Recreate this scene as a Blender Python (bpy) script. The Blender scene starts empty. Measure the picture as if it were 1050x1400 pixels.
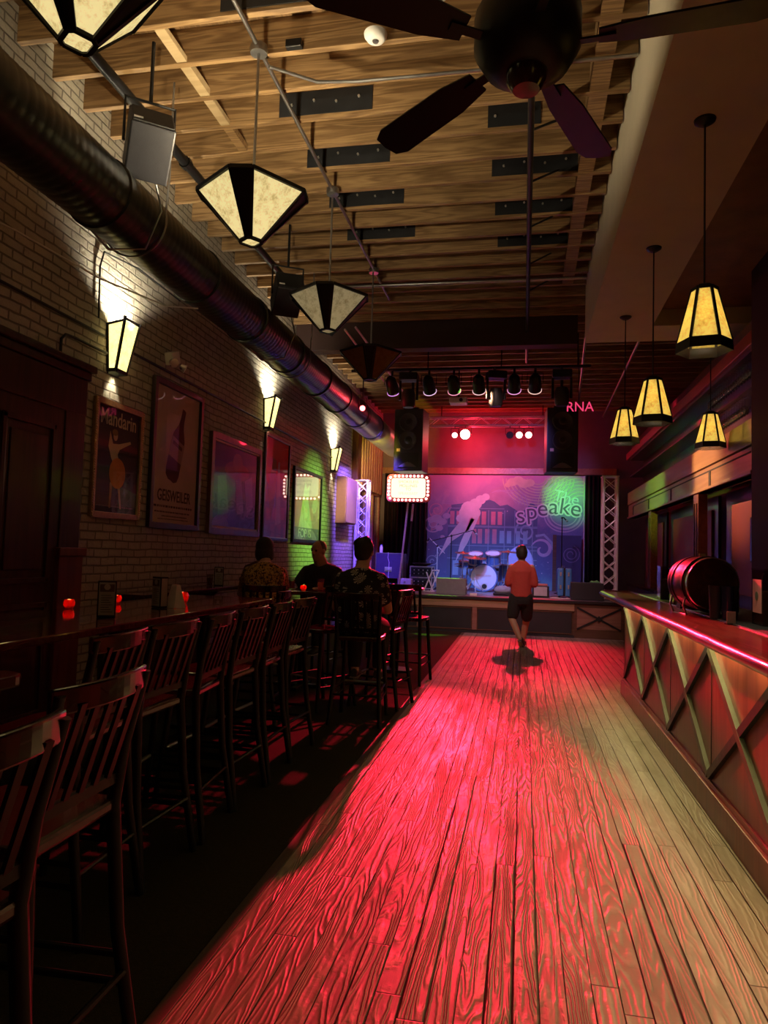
import bpy, bmesh, math, random
from mathutils import Vector, Matrix, Euler
R = math.radians
rnd = random.Random(7)
scene = bpy.context.scene
COL = scene.collection
V = Vector

# ------------------------------------------------------------------ mesh builder
class MB:
    def __init__(s):
        s.v = []; s.f = []
    def add(s, vs, fs, M=None):
        o = len(s.v)
        for p in vs:
            p = V(p)
            s.v.append(M @ p if M is not None else p)
        s.f += [tuple(i + o for i in f) for f in fs]
        return s
    def box(s, c, d, rot=None, M=None):
        x, y, z = d[0] / 2, d[1] / 2, d[2] / 2
        vs = [V((i * x, j * y, k * z)) for i in (-1, 1) for j in (-1, 1) for k in (-1, 1)]
        if rot is not None:
            E_ = Euler(rot).to_matrix() if not isinstance(rot, Matrix) else rot
            vs = [E_ @ p for p in vs]
        vs = [p + V(c) for p in vs]
        return s.add(vs, [(0, 1, 3, 2), (4, 6, 7, 5), (0, 4, 5, 1), (2, 3, 7, 6), (0, 2, 6, 4), (1, 5, 7, 3)], M)
    def bb(s, x0, x1, y0, y1, z0, z1):
        return s.box(((x0 + x1) / 2, (y0 + y1) / 2, (z0 + z1) / 2), (x1 - x0, y1 - y0, z1 - z0))
    def bar(s, a, b, w, h, up=(0, 0, 1)):
        a, b = V(a), V(b); d = b - a; L = d.length; d.normalize()
        u = V(up)
        if abs(d.dot(u)) > .98: u = V((1, 0, 0))
        r = d.cross(u).normalized(); u = r.cross(d)
        M = Matrix((r, d, u)).transposed()
        return s.box((a + b) / 2, (w, L, h), M)
    def tube(s, pts, r, n=8, closed=False, caps=True):
        pts = [V(p) for p in pts]; m = len(pts)
        rs = r if isinstance(r, (list, tuple)) else [r] * m
        ring = []; prev = None
        for i, p in enumerate(pts):
            if closed: t = pts[(i + 1) % m] - pts[i - 1]
            else: t = pts[min(i + 1, m - 1)] - pts[max(i - 1, 0)]
            t.normalize()
            if prev is None:
                u = V((0, 0, 1)) if abs(t.z) < .9 else V((1, 0, 0))
                a = t.cross(u).normalized()
            else:
                a = (prev - t * prev.dot(t)).normalized()
            prev = a; b = t.cross(a)
            ring.append([p + (a * math.cos(2 * math.pi * k / n) + b * math.sin(2 * math.pi * k / n)) * rs[i] for k in range(n)])
        vs = [q for rr in ring for q in rr]; fs = []
        for i in range(m if closed else m - 1):
            j = (i + 1) % m
            for k in range(n):
                l = (k + 1) % n
                fs.append((i * n + k, i * n + l, j * n + l, j * n + k))
        if caps and not closed:
            fs.append(tuple(range(n - 1, -1, -1))); fs.append(tuple((m - 1) * n + k for k in range(n)))
        return s.add(vs, fs)
    def lathe(s, prof, n=20, M=None, closed=False):
        vs = []; fs = []; m = len(prof)
        for r, z in prof:
            for k in range(n):
                a = 2 * math.pi * k / n
                vs.append(V((r * math.cos(a), r * math.sin(a), z)))
        for i in range(m if closed else m - 1):
            j = (i + 1) % m
            for k in range(n):
                l = (k + 1) % n
                fs.append((i * n + k, i * n + l, j * n + l, j * n + k))
        if not closed:
            if prof[0][0] > 1e-5: fs.append(tuple(range(n - 1, -1, -1)))
            if prof[-1][0] > 1e-5: fs.append(tuple((m - 1) * n + k for k in range(n)))
        return s.add(vs, fs, M)
    def cyl(s, a, b, r, n=16, r2=None):
        return s.tube([a, b], [r, r if r2 is None else r2], n)
    def ball(s, c, r, n=14, M=None):
        r = V((r, r, r)) if not hasattr(r, '__len__') else V(r)
        vs = []; fs = []; m = n // 2 + 1
        for i in range(m + 1):
            th = math.pi * i / m
            for k in range(n):
                a = 2 * math.pi * k / n
                p = V((r.x * math.sin(th) * math.cos(a), r.y * math.sin(th) * math.sin(a), r.z * math.cos(th)))
                if M is not None: p = M @ p
                vs.append(p + V(c))
        for i in range(m):
            for k in range(n):
                l = (k + 1) % n
                fs.append((i * n + k, i * n + l, (i + 1) * n + l, (i + 1) * n + k))
        return s.add(vs, fs)
    def prism(s, poly, d, M=None):
        n = len(poly)
        vs = [V((x, y, 0)) for x, y in poly] + [V((x, y, d)) for x, y in poly]
        fs = [tuple(range(n - 1, -1, -1)), tuple(range(n, 2 * n))] + [(i, (i + 1) % n, n + (i + 1) % n, n + i) for i in range(n)]
        return s.add(vs, fs, M)
    def panel(s, quad, th):
        q = [V(p) for p in quad]; nrm = (q[1] - q[0]).cross(q[-1] - q[0]).normalized() * th
        n = len(q)
        vs = q + [p + nrm for p in q]
        return s.add(vs, [tuple(range(n - 1, -1, -1)), tuple(range(n, 2 * n))] + [(i, (i + 1) % n, n + (i + 1) % n, n + i) for i in range(n)])
    def mesh(s, name):
        me = bpy.data.meshes.new(name)
        me.from_pydata([tuple(p) for p in s.v], [], s.f)
        bm = bmesh.new(); bm.from_mesh(me)
        bmesh.ops.remove_doubles(bm, verts=bm.verts, dist=1e-6)
        bmesh.ops.recalc_face_normals(bm, faces=bm.faces)
        bm.to_mesh(me); bm.free()
        return me
    def build(s, name, m, parent=None, loc=None, smooth=None, bevel=0, solid=0):
        o = bpy.data.objects.new(name, s.mesh(name)); COL.objects.link(o)
        o.data.materials.append(m)
        if smooth is not None:
            o.data.polygons.foreach_set('use_smooth', [True] * len(o.data.polygons))
            try: o.data.set_sharp_from_angle(angle=R(smooth))
            except Exception: pass
        if solid:
            md = o.modifiers.new('thick', 'SOLIDIFY'); md.thickness = solid; md.offset = 0
        if bevel:
            b = o.modifiers.new('edge', 'BEVEL'); b.width = bevel; b.segments = 2; b.limit_method = 'ANGLE'
        if parent: o.parent = parent
        if loc is not None: o.location = loc
        return o

def tag(o, label=None, cat=None, group=None, kind=None):
    if label: o['label'] = label
    if cat: o['category'] = cat
    if group: o['group'] = group
    if kind: o['kind'] = kind
    return o
def thing(name, label, cat, loc=(0, 0, 0), rz=0, group=None):
    o = bpy.data.objects.new(name, None); COL.objects.link(o)
    o.empty_display_size = .1
    o.location = loc; o.rotation_euler = (0, 0, rz)
    return tag(o, label, cat, group)
def struct(name, mb, m, **k):
    return tag(mb.build(name, m, **k), kind='structure')
def dup(o, parent=None):
    c = o.copy(); COL.objects.link(c)
    if parent: c.parent = parent
    for ch in list(o.children): dup(ch, c)
    return c
def text_mesh(s, size, name='text', align='CENTER', extrude=.001, shear=0, sx=1, bold=0):
    cu = bpy.data.curves.new(name, 'FONT'); cu.body = s; cu.size = size
    cu.align_x = align; cu.align_y = 'CENTER'; cu.extrude = extrude; cu.shear = shear; cu.offset = bold
    ob = bpy.data.objects.new(name, cu); COL.objects.link(ob)
    dg = bpy.context.evaluated_depsgraph_get()
    me = bpy.data.meshes.new_from_object(ob.evaluated_get(dg))
    mb = MB()
    mb.add([V((v.co.x * sx, v.co.y, v.co.z)) for v in me.vertices], [tuple(p.vertices) for p in me.polygons])
    bpy.data.objects.remove(ob); bpy.data.curves.remove(cu); bpy.data.meshes.remove(me)
    return mb
def xf(mb, M):
    mb.v = [M @ p for p in mb.v]; return mb
def join(*mbs):
    o = MB()
    for m in mbs: o.add(m.v, m.f)
    return o

# ------------------------------------------------------------------ materials
def newmat(name):
    m = bpy.data.materials.new(name); m.use_nodes = True
    nt = m.node_tree; nt.nodes.clear()
    out = nt.nodes.new('ShaderNodeOutputMaterial')
    return m, nt, out
class N:
    def __init__(s, nt): s.nt = nt
    def n(s, t, **k):
        nd = s.nt.nodes.new('ShaderNode' + t)
        for a, b in k.items():
            if a in ('operation', 'blend_type', 'data_type', 'noise_dimensions', 'wave_type', 'bands_direction', 'feature', 'interpolation_type', 'distance', 'voronoi_dimensions'):
                setattr(nd, a, b)
        return nd
    def l(s, a, b): s.nt.links.new(a, b)
    def math(s, op, a, b=None, c=None, clamp=False):
        nd = s.nt.nodes.new('ShaderNodeMath'); nd.operation = op; nd.use_clamp = clamp
        for i, x in enumerate((a, b, c)):
            if x is None: continue
            if isinstance(x, (int, float)): nd.inputs[i].default_value = x
            else: s.l(x, nd.inputs[i])
        return nd.outputs[0]
    def mix(s, f, a, b, bt='MIX'):
        nd = s.nt.nodes.new('ShaderNodeMix'); nd.data_type = 'RGBA'; nd.blend_type = bt
        for i, x in ((0, f), (6, a), (7, b)):
            if isinstance(x, (int, float)): nd.inputs[i].default_value = x
            elif isinstance(x, tuple): nd.inputs[i].default_value = (*x[:3], 1)
            else: s.l(x, nd.inputs[i])
        return nd.outputs[2]
    def coords(s, kind='Object'):
        return s.n('TexCoord').outputs[kind]
    def mapping(s, v, scale=(1, 1, 1), loc=(0, 0, 0), rot=(0, 0, 0)):
        nd = s.n('Mapping'); s.l(v, nd.inputs[0])
        nd.inputs['Scale'].default_value = scale; nd.inputs['Location'].default_value = loc; nd.inputs['Rotation'].default_value = rot
        return nd.outputs[0]
    def noise(s, v, scale=5, detail=3, rough=.55, dist=0, out=0):
        nd = s.n('TexNoise'); s.l(v, nd.inputs['Vector'])
        nd.inputs['Scale'].default_value = scale; nd.inputs['Detail'].default_value = detail
        nd.inputs['Roughness'].default_value = rough; nd.inputs['Distortion'].default_value = dist
        return nd.outputs[out]
    def ramp(s, f, stops):
        nd = s.n('ValToRGB'); s.l(f, nd.inputs[0]); el = nd.color_ramp.elements
        el[0].position = stops[0][0]; el[0].color = (*stops[0][1], 1)
        el[1].position = stops[-1][0]; el[1].color = (*stops[-1][1], 1)
        for p, c in stops[1:-1]:
            e = el.new(p); e.color = (*c, 1)
        return nd.outputs[0]
    def bump(s, h, dist=.01, strength=1):
        nd = s.n('Bump'); nd.inputs['Distance'].default_value = dist; nd.inputs['Strength'].default_value = strength
        s.l(h, nd.inputs['Height']); return nd.outputs[0]
    def bsdf(s, col, rough=.5, metal=0, normal=None, spec=.5, coat=0, out=None, emit=None, estr=0):
        nd = s.n('BsdfPrincipled')
        for k, x in (('Base Color', col), ('Roughness', rough), ('Metallic', metal), ('Specular IOR Level', spec), ('Coat Weight', coat), ('Emission Color', emit), ('Emission Strength', estr)):
            if x is None: continue
            if isinstance(x, tuple): nd.inputs[k].default_value = (*x[:3], 1)
            elif isinstance(x, (int, float)): nd.inputs[k].default_value = x
            else: s.l(x, nd.inputs[k])
        if normal is not None: s.l(normal, nd.inputs['Normal'])
        if out is not None: s.l(nd.outputs[0], out.inputs[0])
        return nd
def pbr(name, col, rough=.5, metal=0, var=.15, scale=12, bump=0, spec=.5, coat=0, stretch=(1, 1, 1)):
    m, nt, out = newmat(name); n = N(nt)
    v = n.mapping(n.coords(), stretch)
    f = n.noise(v, scale, 4)
    c = n.mix(f, tuple(x * (1 - var * 1.6) for x in col), tuple(min(1, x * (1 + var * 1.6)) for x in col))
    rr = n.math('MULTIPLY_ADD', f, .2, rough - .1, clamp=True)
    nm = n.bump(n.noise(v, scale * 4, 3), bump) if bump else None
    n.bsdf(c, rr, metal, nm, spec, coat, out)
    return m
def wood(name, c1, c2, axis='X', rough=.5, k=1.0, bump=.002, coat=0, spec=.5):
    m, nt, out = newmat(name); n = N(nt)
    st = {'X': (.35, 5, 5), 'Y': (5, .35, 5), 'Z': (5, 5, .35)}[axis]
    v = n.mapping(n.coords(), tuple(a * k for a in st))
    info = n.n('ObjectInfo').outputs['Random']
    cm = n.n('VectorMath'); cm.operation = 'ADD'; n.l(v, cm.inputs[0])
    cx = n.n('CombineXYZ'); n.l(n.math('MULTIPLY', info, 37.), cx.inputs[0]); n.l(n.math('MULTIPLY', info, 91.), cx.inputs[2]); n.l(cx.outputs[0], cm.inputs[1])
    v = cm.outputs[0]
    a = n.noise(v, 1.1, 2, .5, .6)
    rings = n.math('SINE', n.math('MULTIPLY', a, 34.))
    g = n.math('MULTIPLY_ADD', rings, .28, .5)
    g2 = n.math('ADD', n.math('MULTIPLY', g, .6), n.math('MULTIPLY', n.noise(v, 7, 4), .4))
    c = n.ramp(g2, [(.2, c1), (.75, c2)])
    c = n.mix(n.math('MULTIPLY', n.noise(n.coords(), 1.3, 3), .6), c, tuple(x * .45 for x in c1))
    n.bsdf(c, rough, 0, n.bump(g2, bump), spec, coat, out)
    return m
def emis(name, col, s):
    m, nt, out = newmat(name); n = N(nt)
    e = n.n('Emission'); e.inputs[0].default_value = (*col, 1); e.inputs[1].default_value = s
    n.l(e.outputs[0], out.inputs[0]); return m
def mica(name, ca, cb, e, trans=.55):
    """amber mica sheet with light behind it"""
    m, nt, out = newmat(name); n = N(nt)
    v = n.coords()
    f = n.noise(v, 16, 6, .65); f2 = n.noise(v, 70, 3)
    ff = n.math('MULTIPLY_ADD', f2, .35, n.math('MULTIPLY', f, .8))
    c = n.ramp(ff, [(.33, ca), (.62, cb)])
    tr = n.n('BsdfTranslucent'); n.l(n.mix(1., c, (trans, trans, trans), 'MULTIPLY'), tr.inputs[0])
    df = n.n('BsdfDiffuse'); n.l(c, df.inputs[0])
    em = n.n('Emission'); n.l(c, em.inputs[0]); em.inputs[1].default_value = e
    mx = n.n('MixShader'); mx.inputs[0].default_value = .35; n.l(tr.outputs[0], mx.inputs[1]); n.l(df.outputs[0], mx.inputs[2])
    ad = n.n('AddShader'); n.l(mx.outputs[0], ad.inputs[0]); n.l(em.outputs[0], ad.inputs[1])
    n.l(ad.outputs[0], out.inputs[0]); return m
def glass_pane(name, tint=(1, 1, 1), f0=.06, rough=.02):
    m, nt, out = newmat(name); n = N(nt)
    t = n.n('BsdfTransparent'); t.inputs[0].default_value = (*tint, 1)
    g = n.n('BsdfGlossy'); g.inputs['Roughness'].default_value = rough
    lw = n.n('LayerWeight'); lw.inputs[0].default_value = .5
    fr = n.math('MULTIPLY_ADD', n.math('POWER', lw.outputs['Facing'], 5.), 1. - f0, f0)
    mx = n.n('MixShader'); n.l(fr, mx.inputs[0]); n.l(t.outputs[0], mx.inputs[1]); n.l(g.outputs[0], mx.inputs[2])
    n.l(mx.outputs[0], out.inputs[0]); return m

def brick_mat():
    m, nt, out = newmat('painted_brick'); n = N(nt)
    pos = n.n('NewGeometry').outputs['Position']
    sp = n.n('SeparateXYZ'); n.l(pos, sp.inputs[0])
    wob = n.noise(pos, 3.0, 3, out=1)
    ws = n.n('SeparateXYZ'); n.l(wob, ws.inputs[0])
    y = n.math('MULTIPLY_ADD', ws.outputs[0], .05, sp.outputs[1]); z = n.math('MULTIPLY_ADD', ws.outputs[1], .032, sp.outputs[2])
    cb = n.n('CombineXYZ'); n.l(y, cb.inputs[0]); n.l(z, cb.inputs[1])
    bt = n.n('TexBrick'); n.l(cb.outputs[0], bt.inputs['Vector'])
    bt.offset = .5; bt.inputs['Scale'].default_value = 1
    bt.inputs['Brick Width'].default_value = .215; bt.inputs['Row Height'].default_value = .074
    bt.inputs['Mortar Size'].default_value = .009; bt.inputs['Mortar Smooth'].default_value = .5; bt.inputs['Bias'].default_value = 0
    bt.inputs['Color1'].default_value = (.1, .1, .1, 1); bt.inputs['Color2'].default_value = (.9, .9, .9, 1); bt.inputs['Mortar'].default_value = (.3, .3, .3, 1)
    mort = bt.outputs['Fac']
    big = n.noise(pos, 1.4, 5, .6); fine = n.noise(pos, 26, 4, .6)
    base = n.ramp(big, [(.3, (.40, .36, .29)), (.55, (.52, .48, .40)), (.75, (.34, .30, .25))])
    base = n.mix(n.math('MULTIPLY', bt.outputs['Color'], .35), base, (.30, .26, .21))
    chips = n.ramp(n.noise(pos, 9, 5, .65), [(.60, (0, 0, 0)), (.68, (1, 1, 1))])
    base = n.mix(n.math('MULTIPLY', chips, .35), base, (.16, .12, .10))
    c = n.mix(n.math('MULTIPLY', mort, .75), base, (.13, .115, .095))
    h = n.math('ADD', n.math('MULTIPLY', n.math('SUBTRACT', 1., mort), .75), n.math('MULTIPLY', fine, .3))
    h = n.math('MULTIPLY_ADD', bt.outputs['Color'], .30, h)
    n.bsdf(c, .75, 0, n.bump(h, .034), .35, 0, out)
    return m

def floor_mat():
    m, nt, out = newmat('worn_plank_floor'); n = N(nt)
    pos = n.n('NewGeometry').outputs['Position']
    sp = n.n('SeparateXYZ'); n.l(pos, sp.inputs[0])
    W = .092
    wx = n.math('MULTIPLY_ADD', n.noise(n.mapping(pos, (.6, .35, 1)), 1.5, 2), .02, sp.outputs[0])
    u = n.math('DIVIDE', wx, W)
    pid = n.math('FLOOR', u); fx = n.math('FRACT', u)
    wn = n.n('TexWhiteNoise'); wn.noise_dimensions = '1D'; n.l(pid, wn.inputs['W'])
    r1 = wn.outputs['Value']
    L = 2.6
    yv = n.math('DIVIDE', n.math('MULTIPLY_ADD', r1, 9.7, sp.outputs[1]), L)
    bid = n.math('FLOOR', yv); fy = n.math('FRACT', yv)
    c2 = n.n('CombineXYZ'); n.l(pid, c2.inputs[0]); n.l(bid, c2.inputs[1])
    wn2 = n.n('TexWhiteNoise'); wn2.noise_dimensions = '2D'; n.l(c2.outputs[0], wn2.inputs['Vector'])
    r2 = wn2.outputs['Value']
    s2 = n.n('SeparateColor'); n.l(wn2.outputs['Color'], s2.inputs[0]); r3 = s2.outputs[1]; r4 = s2.outputs[2]
    # grain: contour lines of a smooth field, long along the board
    fld = n.n('CombineXYZ')
    n.l(n.math('MULTIPLY', sp.outputs[0], 7.5), fld.inputs[0])
    n.l(n.math('MULTIPLY', sp.outputs[1], .62), fld.inputs[1])
    n.l(n.math('MULTIPLY', r2, 70.), fld.inputs[2])
    q = n.noise(fld.outputs[0], 1.0, 2, .42, .25)
    q = n.math('MULTIPLY_ADD', n.noise(pos, 14, 3), .03, q)
    rings = n.math('MULTIPLY_ADD', n.math('SINE', n.math('MULTIPLY', q, 130.)), .5, .5)
    rings = n.math('POWER', rings, 1.6)
    fib = n.noise(n.mapping(pos, (60, 2.2, 1)), 2.2, 4, .6)
    # gaps between boards, width changes from board to board
    ex = n.math('MINIMUM', fx, n.math('SUBTRACT', 1., fx))
    gw = n.math('MULTIPLY_ADD', n.math('POWER', r3, 4.), .085, .022)
    gapn = n.noise(n.mapping(pos, (3, 1.2, 1)), 2.2, 3)
    gw = n.math('MULTIPLY', gw, n.math('MULTIPLY_ADD', gapn, 1.8, .1))
    gap = n.math('SUBTRACT', 1., n.math('SMOOTH_MIN', n.math('DIVIDE', ex, gw), 1., .3), clamp=True)
    ey = n.math('MULTIPLY', n.math('MINIMUM', fy, n.math('SUBTRACT', 1., fy)), L)
    gapy = n.math('SUBTRACT', 1., n.math('MINIMUM', n.math('DIVIDE', ey, .004), 1.), clamp=True)
    gap = n.math('MAXIMUM', gap, n.math('MULTIPLY', gapy, .55))
    wear = n.ramp(n.noise(n.mapping(pos, (.9, .16, 1)), 1.6, 3), [(.33, (.25, .25, .25)), (.62, (1, 1, 1))])
    wx2 = n.math('SUBTRACT', 1., n.math('DIVIDE', n.math('ABSOLUTE', n.math('SUBTRACT', sp.outputs[0], -.05)), .9), clamp=True)
    wear = n.math('MULTIPLY', n.math('MULTIPLY_ADD', wear, .65, .35), n.math('MULTIPLY_ADD', wx2, .65, .35))
    depth = n.math('MULTIPLY', rings, wear)
    tone = n.ramp(r2, [(0., (.33, .26, .205)), (.5, (.41, .33, .265)), (1., (.27, .21, .165))])
    tone = n.mix(n.math('MULTIPLY', n.math('SUBTRACT', wear, depth), .85, clamp=True), tone, (.07, .045, .03))
    tone = n.mix(n.math('MULTIPLY', fib, .35), tone, (.2, .14, .1))
    dirt = n.ramp(n.noise(n.mapping(pos, (1.2, .5, 1)), 2.3, 5, .65), [(.45, (0, 0, 0)), (.75, (1, 1, 1))])
    tone = n.mix(n.math('MULTIPLY', dirt, .5), tone, (.12, .085, .06))
    c = n.mix(gap, tone, (.012, .008, .006))
    h = n.math('MULTIPLY', depth, .55)
    h = n.math('MULTIPLY_ADD', fib, .08, h)
    h = n.math('MULTIPLY_ADD', r4, .35, h)
    h = n.math('SUBTRACT', h, n.math('MULTIPLY', gap, 1.6))
    rough = n.math('MULTIPLY_ADD', dirt, .2, .42)
    n.bsdf(c, rough, 0, n.bump(h, .0085), .5, 0, out)
    return m

M = {}
M['brick'] = brick_mat()
M['floor'] = floor_mat()
M['joist'] = wood('aged_joist_wood', (.17, .088, .034), (.52, .325, .145), 'X', .6, 2.2, .002)
M['deck'] = wood('old_ceiling_boards', (.12, .06, .022), (.32, .18, .07), 'Y', .7, 2, .002)
M['lightwood'] = wood('pale_new_wood', (.50, .36, .19), (.68, .52, .30), 'X', .6)
M['plaster'] = pbr('painted_soffit_plaster', (.58, .52, .39), .8, 0, .08, 4, .001)
M['tin'] = pbr('brown_pressed_ceiling', (.20, .11, .06), .5, 0, .4, 5, .004)
M['blackmetal'] = pbr('black_metal', (.016, .016, .017), .42, .5, .2, 15)
M['duct'] = pbr('black_painted_duct', (.018, .021, .02), .32, .1, .2, 9, .0006, .6)
M['steel'] = pbr('grey_steel', (.36, .36, .36), .35, .9, .15)
M['whitemetal'] = pbr('white_painted_metal', (.72, .70, .72), .4, .1, .06)
M['bolt'] = pbr('bright_bolt', (.75, .74, .7), .3, .8, .05)
M['platemetal'] = pbr('blackened_steel_plate', (.03, .032, .037), .45, .4, .25, 8)
M['darkwood'] = wood('dark_mahogany', (.035, .012, .008), (.085, .03, .018), 'Z', .28, 1, .001, .3)
M['stoolwood'] = pbr('black_stained_wood', (.005, .004, .004), .38, 0, .3, 10, 0, .25, .05)
M['seatwood'] = pbr('polished_red_brown_seat', (.045, .014, .009), .22, 0, .3, 10, 0, .5, .5)
M['tabletop'] = wood('lacquered_dark_table_wood', (.035, .014, .009), (.10, .042, .022), 'Y', .13, 1, .0008, .6)
M['barfront'] = wood('red_brown_bar_panel', (.14, .021, .011), (.26, .050, .026), 'Z', .38, .7, .001, .15)
M['bartop'] = wood('lacquered_bar_top', (.15, .028, .016), (.30, .065, .035), 'Y', .30, 1, .004, .5)
M['fascia'] = wood('honey_wood_fascia', (.33, .19, .075), (.50, .32, .14), 'Y', .35, .6, .001, .2)
M['fasciatrim'] = wood('red_brown_trim', (.20, .05, .025), (.34, .10, .05), 'Y', .35, 1, .001, .2)
M['carpet'] = pbr('dark_olive_carpet', (.030, .024, .013), .95, 0, .4, 60, .004, .1)
M['curtain'] = pbr('black_stage_cloth', (.02, .013, .012), .9, 0, .3, 20, 0, .1)
M['stageblack'] = pbr('black_stage_panel', (.022, .023, .026), .55, 0, .25, 6)
M['stagewood'] = wood('tan_stage_trim', (.36, .22, .13), (.52, .35, .22), 'X', .5, 1, .001)
M['stagetop'] = pbr('scuffed_stage_deck', (.16, .15, .16), .4, 0, .3, 5)
M['stageframe'] = wood('brown_stage_frame', (.10, .045, .025), (.18, .085, .05), 'X', .5, 1, .001)
M['stagepanel'] = wood('rose_wood_panel', (.28, .13, .09), (.40, .21, .15), 'X', .5, 1, .001)
M['rubber'] = pbr('black_rubber', (.012, .012, .012), .7, 0, .2, 20)
M['speaker'] = pbr('charcoal_speaker_cabinet', (.022, .022, .027), .5, 0, .2, 30, .0006)
M['cone'] = pbr('speaker_cone', (.05, .048, .058), .6, 0, .2, 20)
M['badge'] = pbr('pale_badge', (.8, .55, .5), .4, 0, .05)
M['micapend'] = mica('mica_pendant', (.46, .31, .08), (.95, .78, .36), .80, .10)
M['micadim'] = mica('mica_pendant_dim', (.36, .25, .09), (.85, .70, .38), .20, .18)
M['micaoff'] = mica('mica_pendant_unlit', (.34, .16, .06), (.55, .30, .13), .0)
M['micacone'] = mica('mica_cone_shade', (.52, .34, .05), (.97, .78, .22), .34, .9)
M['micasconce'] = mica('mica_sconce', (.85, .66, .18), (1., .84, .36), 1.5, .25)
M['bulb'] = emis('warm_bulb', (1, .8, .45), 22)
M['goldframe'] = pbr('gilt_wood_frame', (.34, .20, .07), .4, .3, .35, 30, .003)
M['goldbead'] = pbr('gilt_bead', (.75, .55, .28), .3, .7, .2)
M['darkframe'] = wood('dark_picture_frame', (.03, .013, .009), (.07, .03, .02), 'Z', .35, 1, .001, .2)
M['brownframe'] = wood('brown_picture_frame', (.13, .05, .025), (.24, .10, .05), 'Z', .35, 1, .001, .2)
M['pane'] = glass_pane('picture_glass', (1, 1, 1), .05)
M['clear'] = glass_pane('clear_plastic', (.8, .74, .72), .10, .12)
M['wineglass'] = glass_pane('wine_glass', (.9, .9, .9), .12, .03)
M['white'] = pbr('white_plastic', (.8, .79, .76), .45, 0, .04)
M['paper'] = pbr('white_paper', (.75, .73, .68), .8, 0, .04)
M['skin'] = pbr('tan_skin', (.42, .23, .15), .55, 0, .08, 20)
M['skin2'] = pbr('fair_skin', (.55, .33, .24), .55, 0, .08, 20)
M['hairdark'] = pbr('dark_hair', (.018, .010, .008), .5, 0, .4, 60, .004)
M['hairgrey'] = pbr('grey_hair', (.12, .10, .09), .6, 0, .3, 60, .003)

# ------------------------------------------------------------------ camera
F_PX = 970.
def cam():
    d = V(((715 - 525) / F_PX, -(762 - 700) / F_PX, -1)).normalized()
    up = V((1, -.03, 0)).cross(d).normalized()
    if up.y < 0: up = -up
    right = d.cross(up)
    Mw = Matrix((right, d, up))             # rows: world axes in camera space
    c = bpy.data.cameras.new('camera'); o = bpy.data.objects.new('camera', c); COL.objects.link(o)
    o.matrix_world = Matrix.Translation((0, 0, 1.5)) @ Mw.to_4x4()
    c.sensor_fit = 'VERTICAL'; c.sensor_height = 36; c.lens = 36 * F_PX / 1400
    c.clip_start = .05; c.clip_end = 100
    scene.camera = o
cam()

# lights
def add_light(kind, name, loc, col, w, size=.05, target=None, angle=45, blend=.4):
    l = bpy.data.lights.new(name, kind); l.color = col; l.energy = w
    if kind in ('POINT', 'SPOT'): l.shadow_soft_size = size
    if kind == 'AREA': l.size = size
    o = bpy.data.objects.new(name, l); COL.objects.link(o); o.location = loc
    if kind == 'SPOT': l.spot_size = R(angle); l.spot_blend = blend
    if target is not None:
        o.rotation_euler = (V(target) - V(loc)).to_track_quat('-Z', 'Y').to_euler()
    return o

# ================================================================== SETTING
XW, XR, YB, YF = -3.65, 3.4, 18.0, -1.6
ZJ = 5.10                                  # underside of the joists
XE = -1.11                                 # edge between carpet and planks
struct('floor', MB().bb(XE, XR, YF, YB + .1, -.1, 0), M['floor'])
struct('floor_carpet', MB().bb(XW, XE, YF, YB + .1, -.1, .002), M['carpet'])
struct('trim_1', MB().bb(XE - .035, XE + .02, YF, 14.0, 0, .006), wood('worn_threshold', (.05, .035, .02), (.10, .07, .04), 'Y', .6), bevel=.003)
struct('wall_left', MB().bb(XW - .3, XW, YF, YB + .1, 0, 5.5), M['brick'])
struct('wall_right', MB().bb(XR, XR + .2, YF, YB + .1, 0, 5.5), pbr('dark_red_wall', (.10, .028, .018), .6, 0, .2, 3))
struct('wall_back', MB().bb(XW, XR, YB, YB + .2, 0, 5.5), pbr('dark_stage_wall', (.16, .13, .13), .7, 0, .2, 3))
struct('wall_front', MB().bb(XW, XR, YF - .2, YF, 0, 5.5), pbr('street_side_wall', (.10, .08, .06), .7))
struct('ceiling', MB().bb(XW, XR, YF, YB + .1, 5.37, 5.5), M['deck'])
# ceiling joists, one object each
k = 0; y = 4.29 - .394 * 14
jy = []
while y < 17.9:
    xr = .74 if y < 9.4 else 3.38
    yy = y
    jw = .05
    o = struct('ceiling_beam_joist', MB().bb(XW, xr, y, y + jw, ZJ, 5.37), M['joist'], bevel=.004)
    jy.append(y); y += .394
struct('beam_girder', MB().bb(XW, .74, 10.75, 10.98, 4.70, 5.37), pbr('dark_painted_girder', (.045, .02, .016), .6), bevel=.006)
# dropped plaster soffit around a recess over the bar
sof = struct('ceiling_soffit', MB().bb(.75, 1.49, YF, 9.55, 4.35, 5.37), M['plaster'])
struct('ceiling_soffit_end', MB().bb(1.49, XR, 8.92, 9.55, 4.35, 5.37), M['plaster'])
struct('ceiling_recess', MB().bb(1.49, XR, YF, 8.92, 4.55, 5.37), M['tin'])
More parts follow.
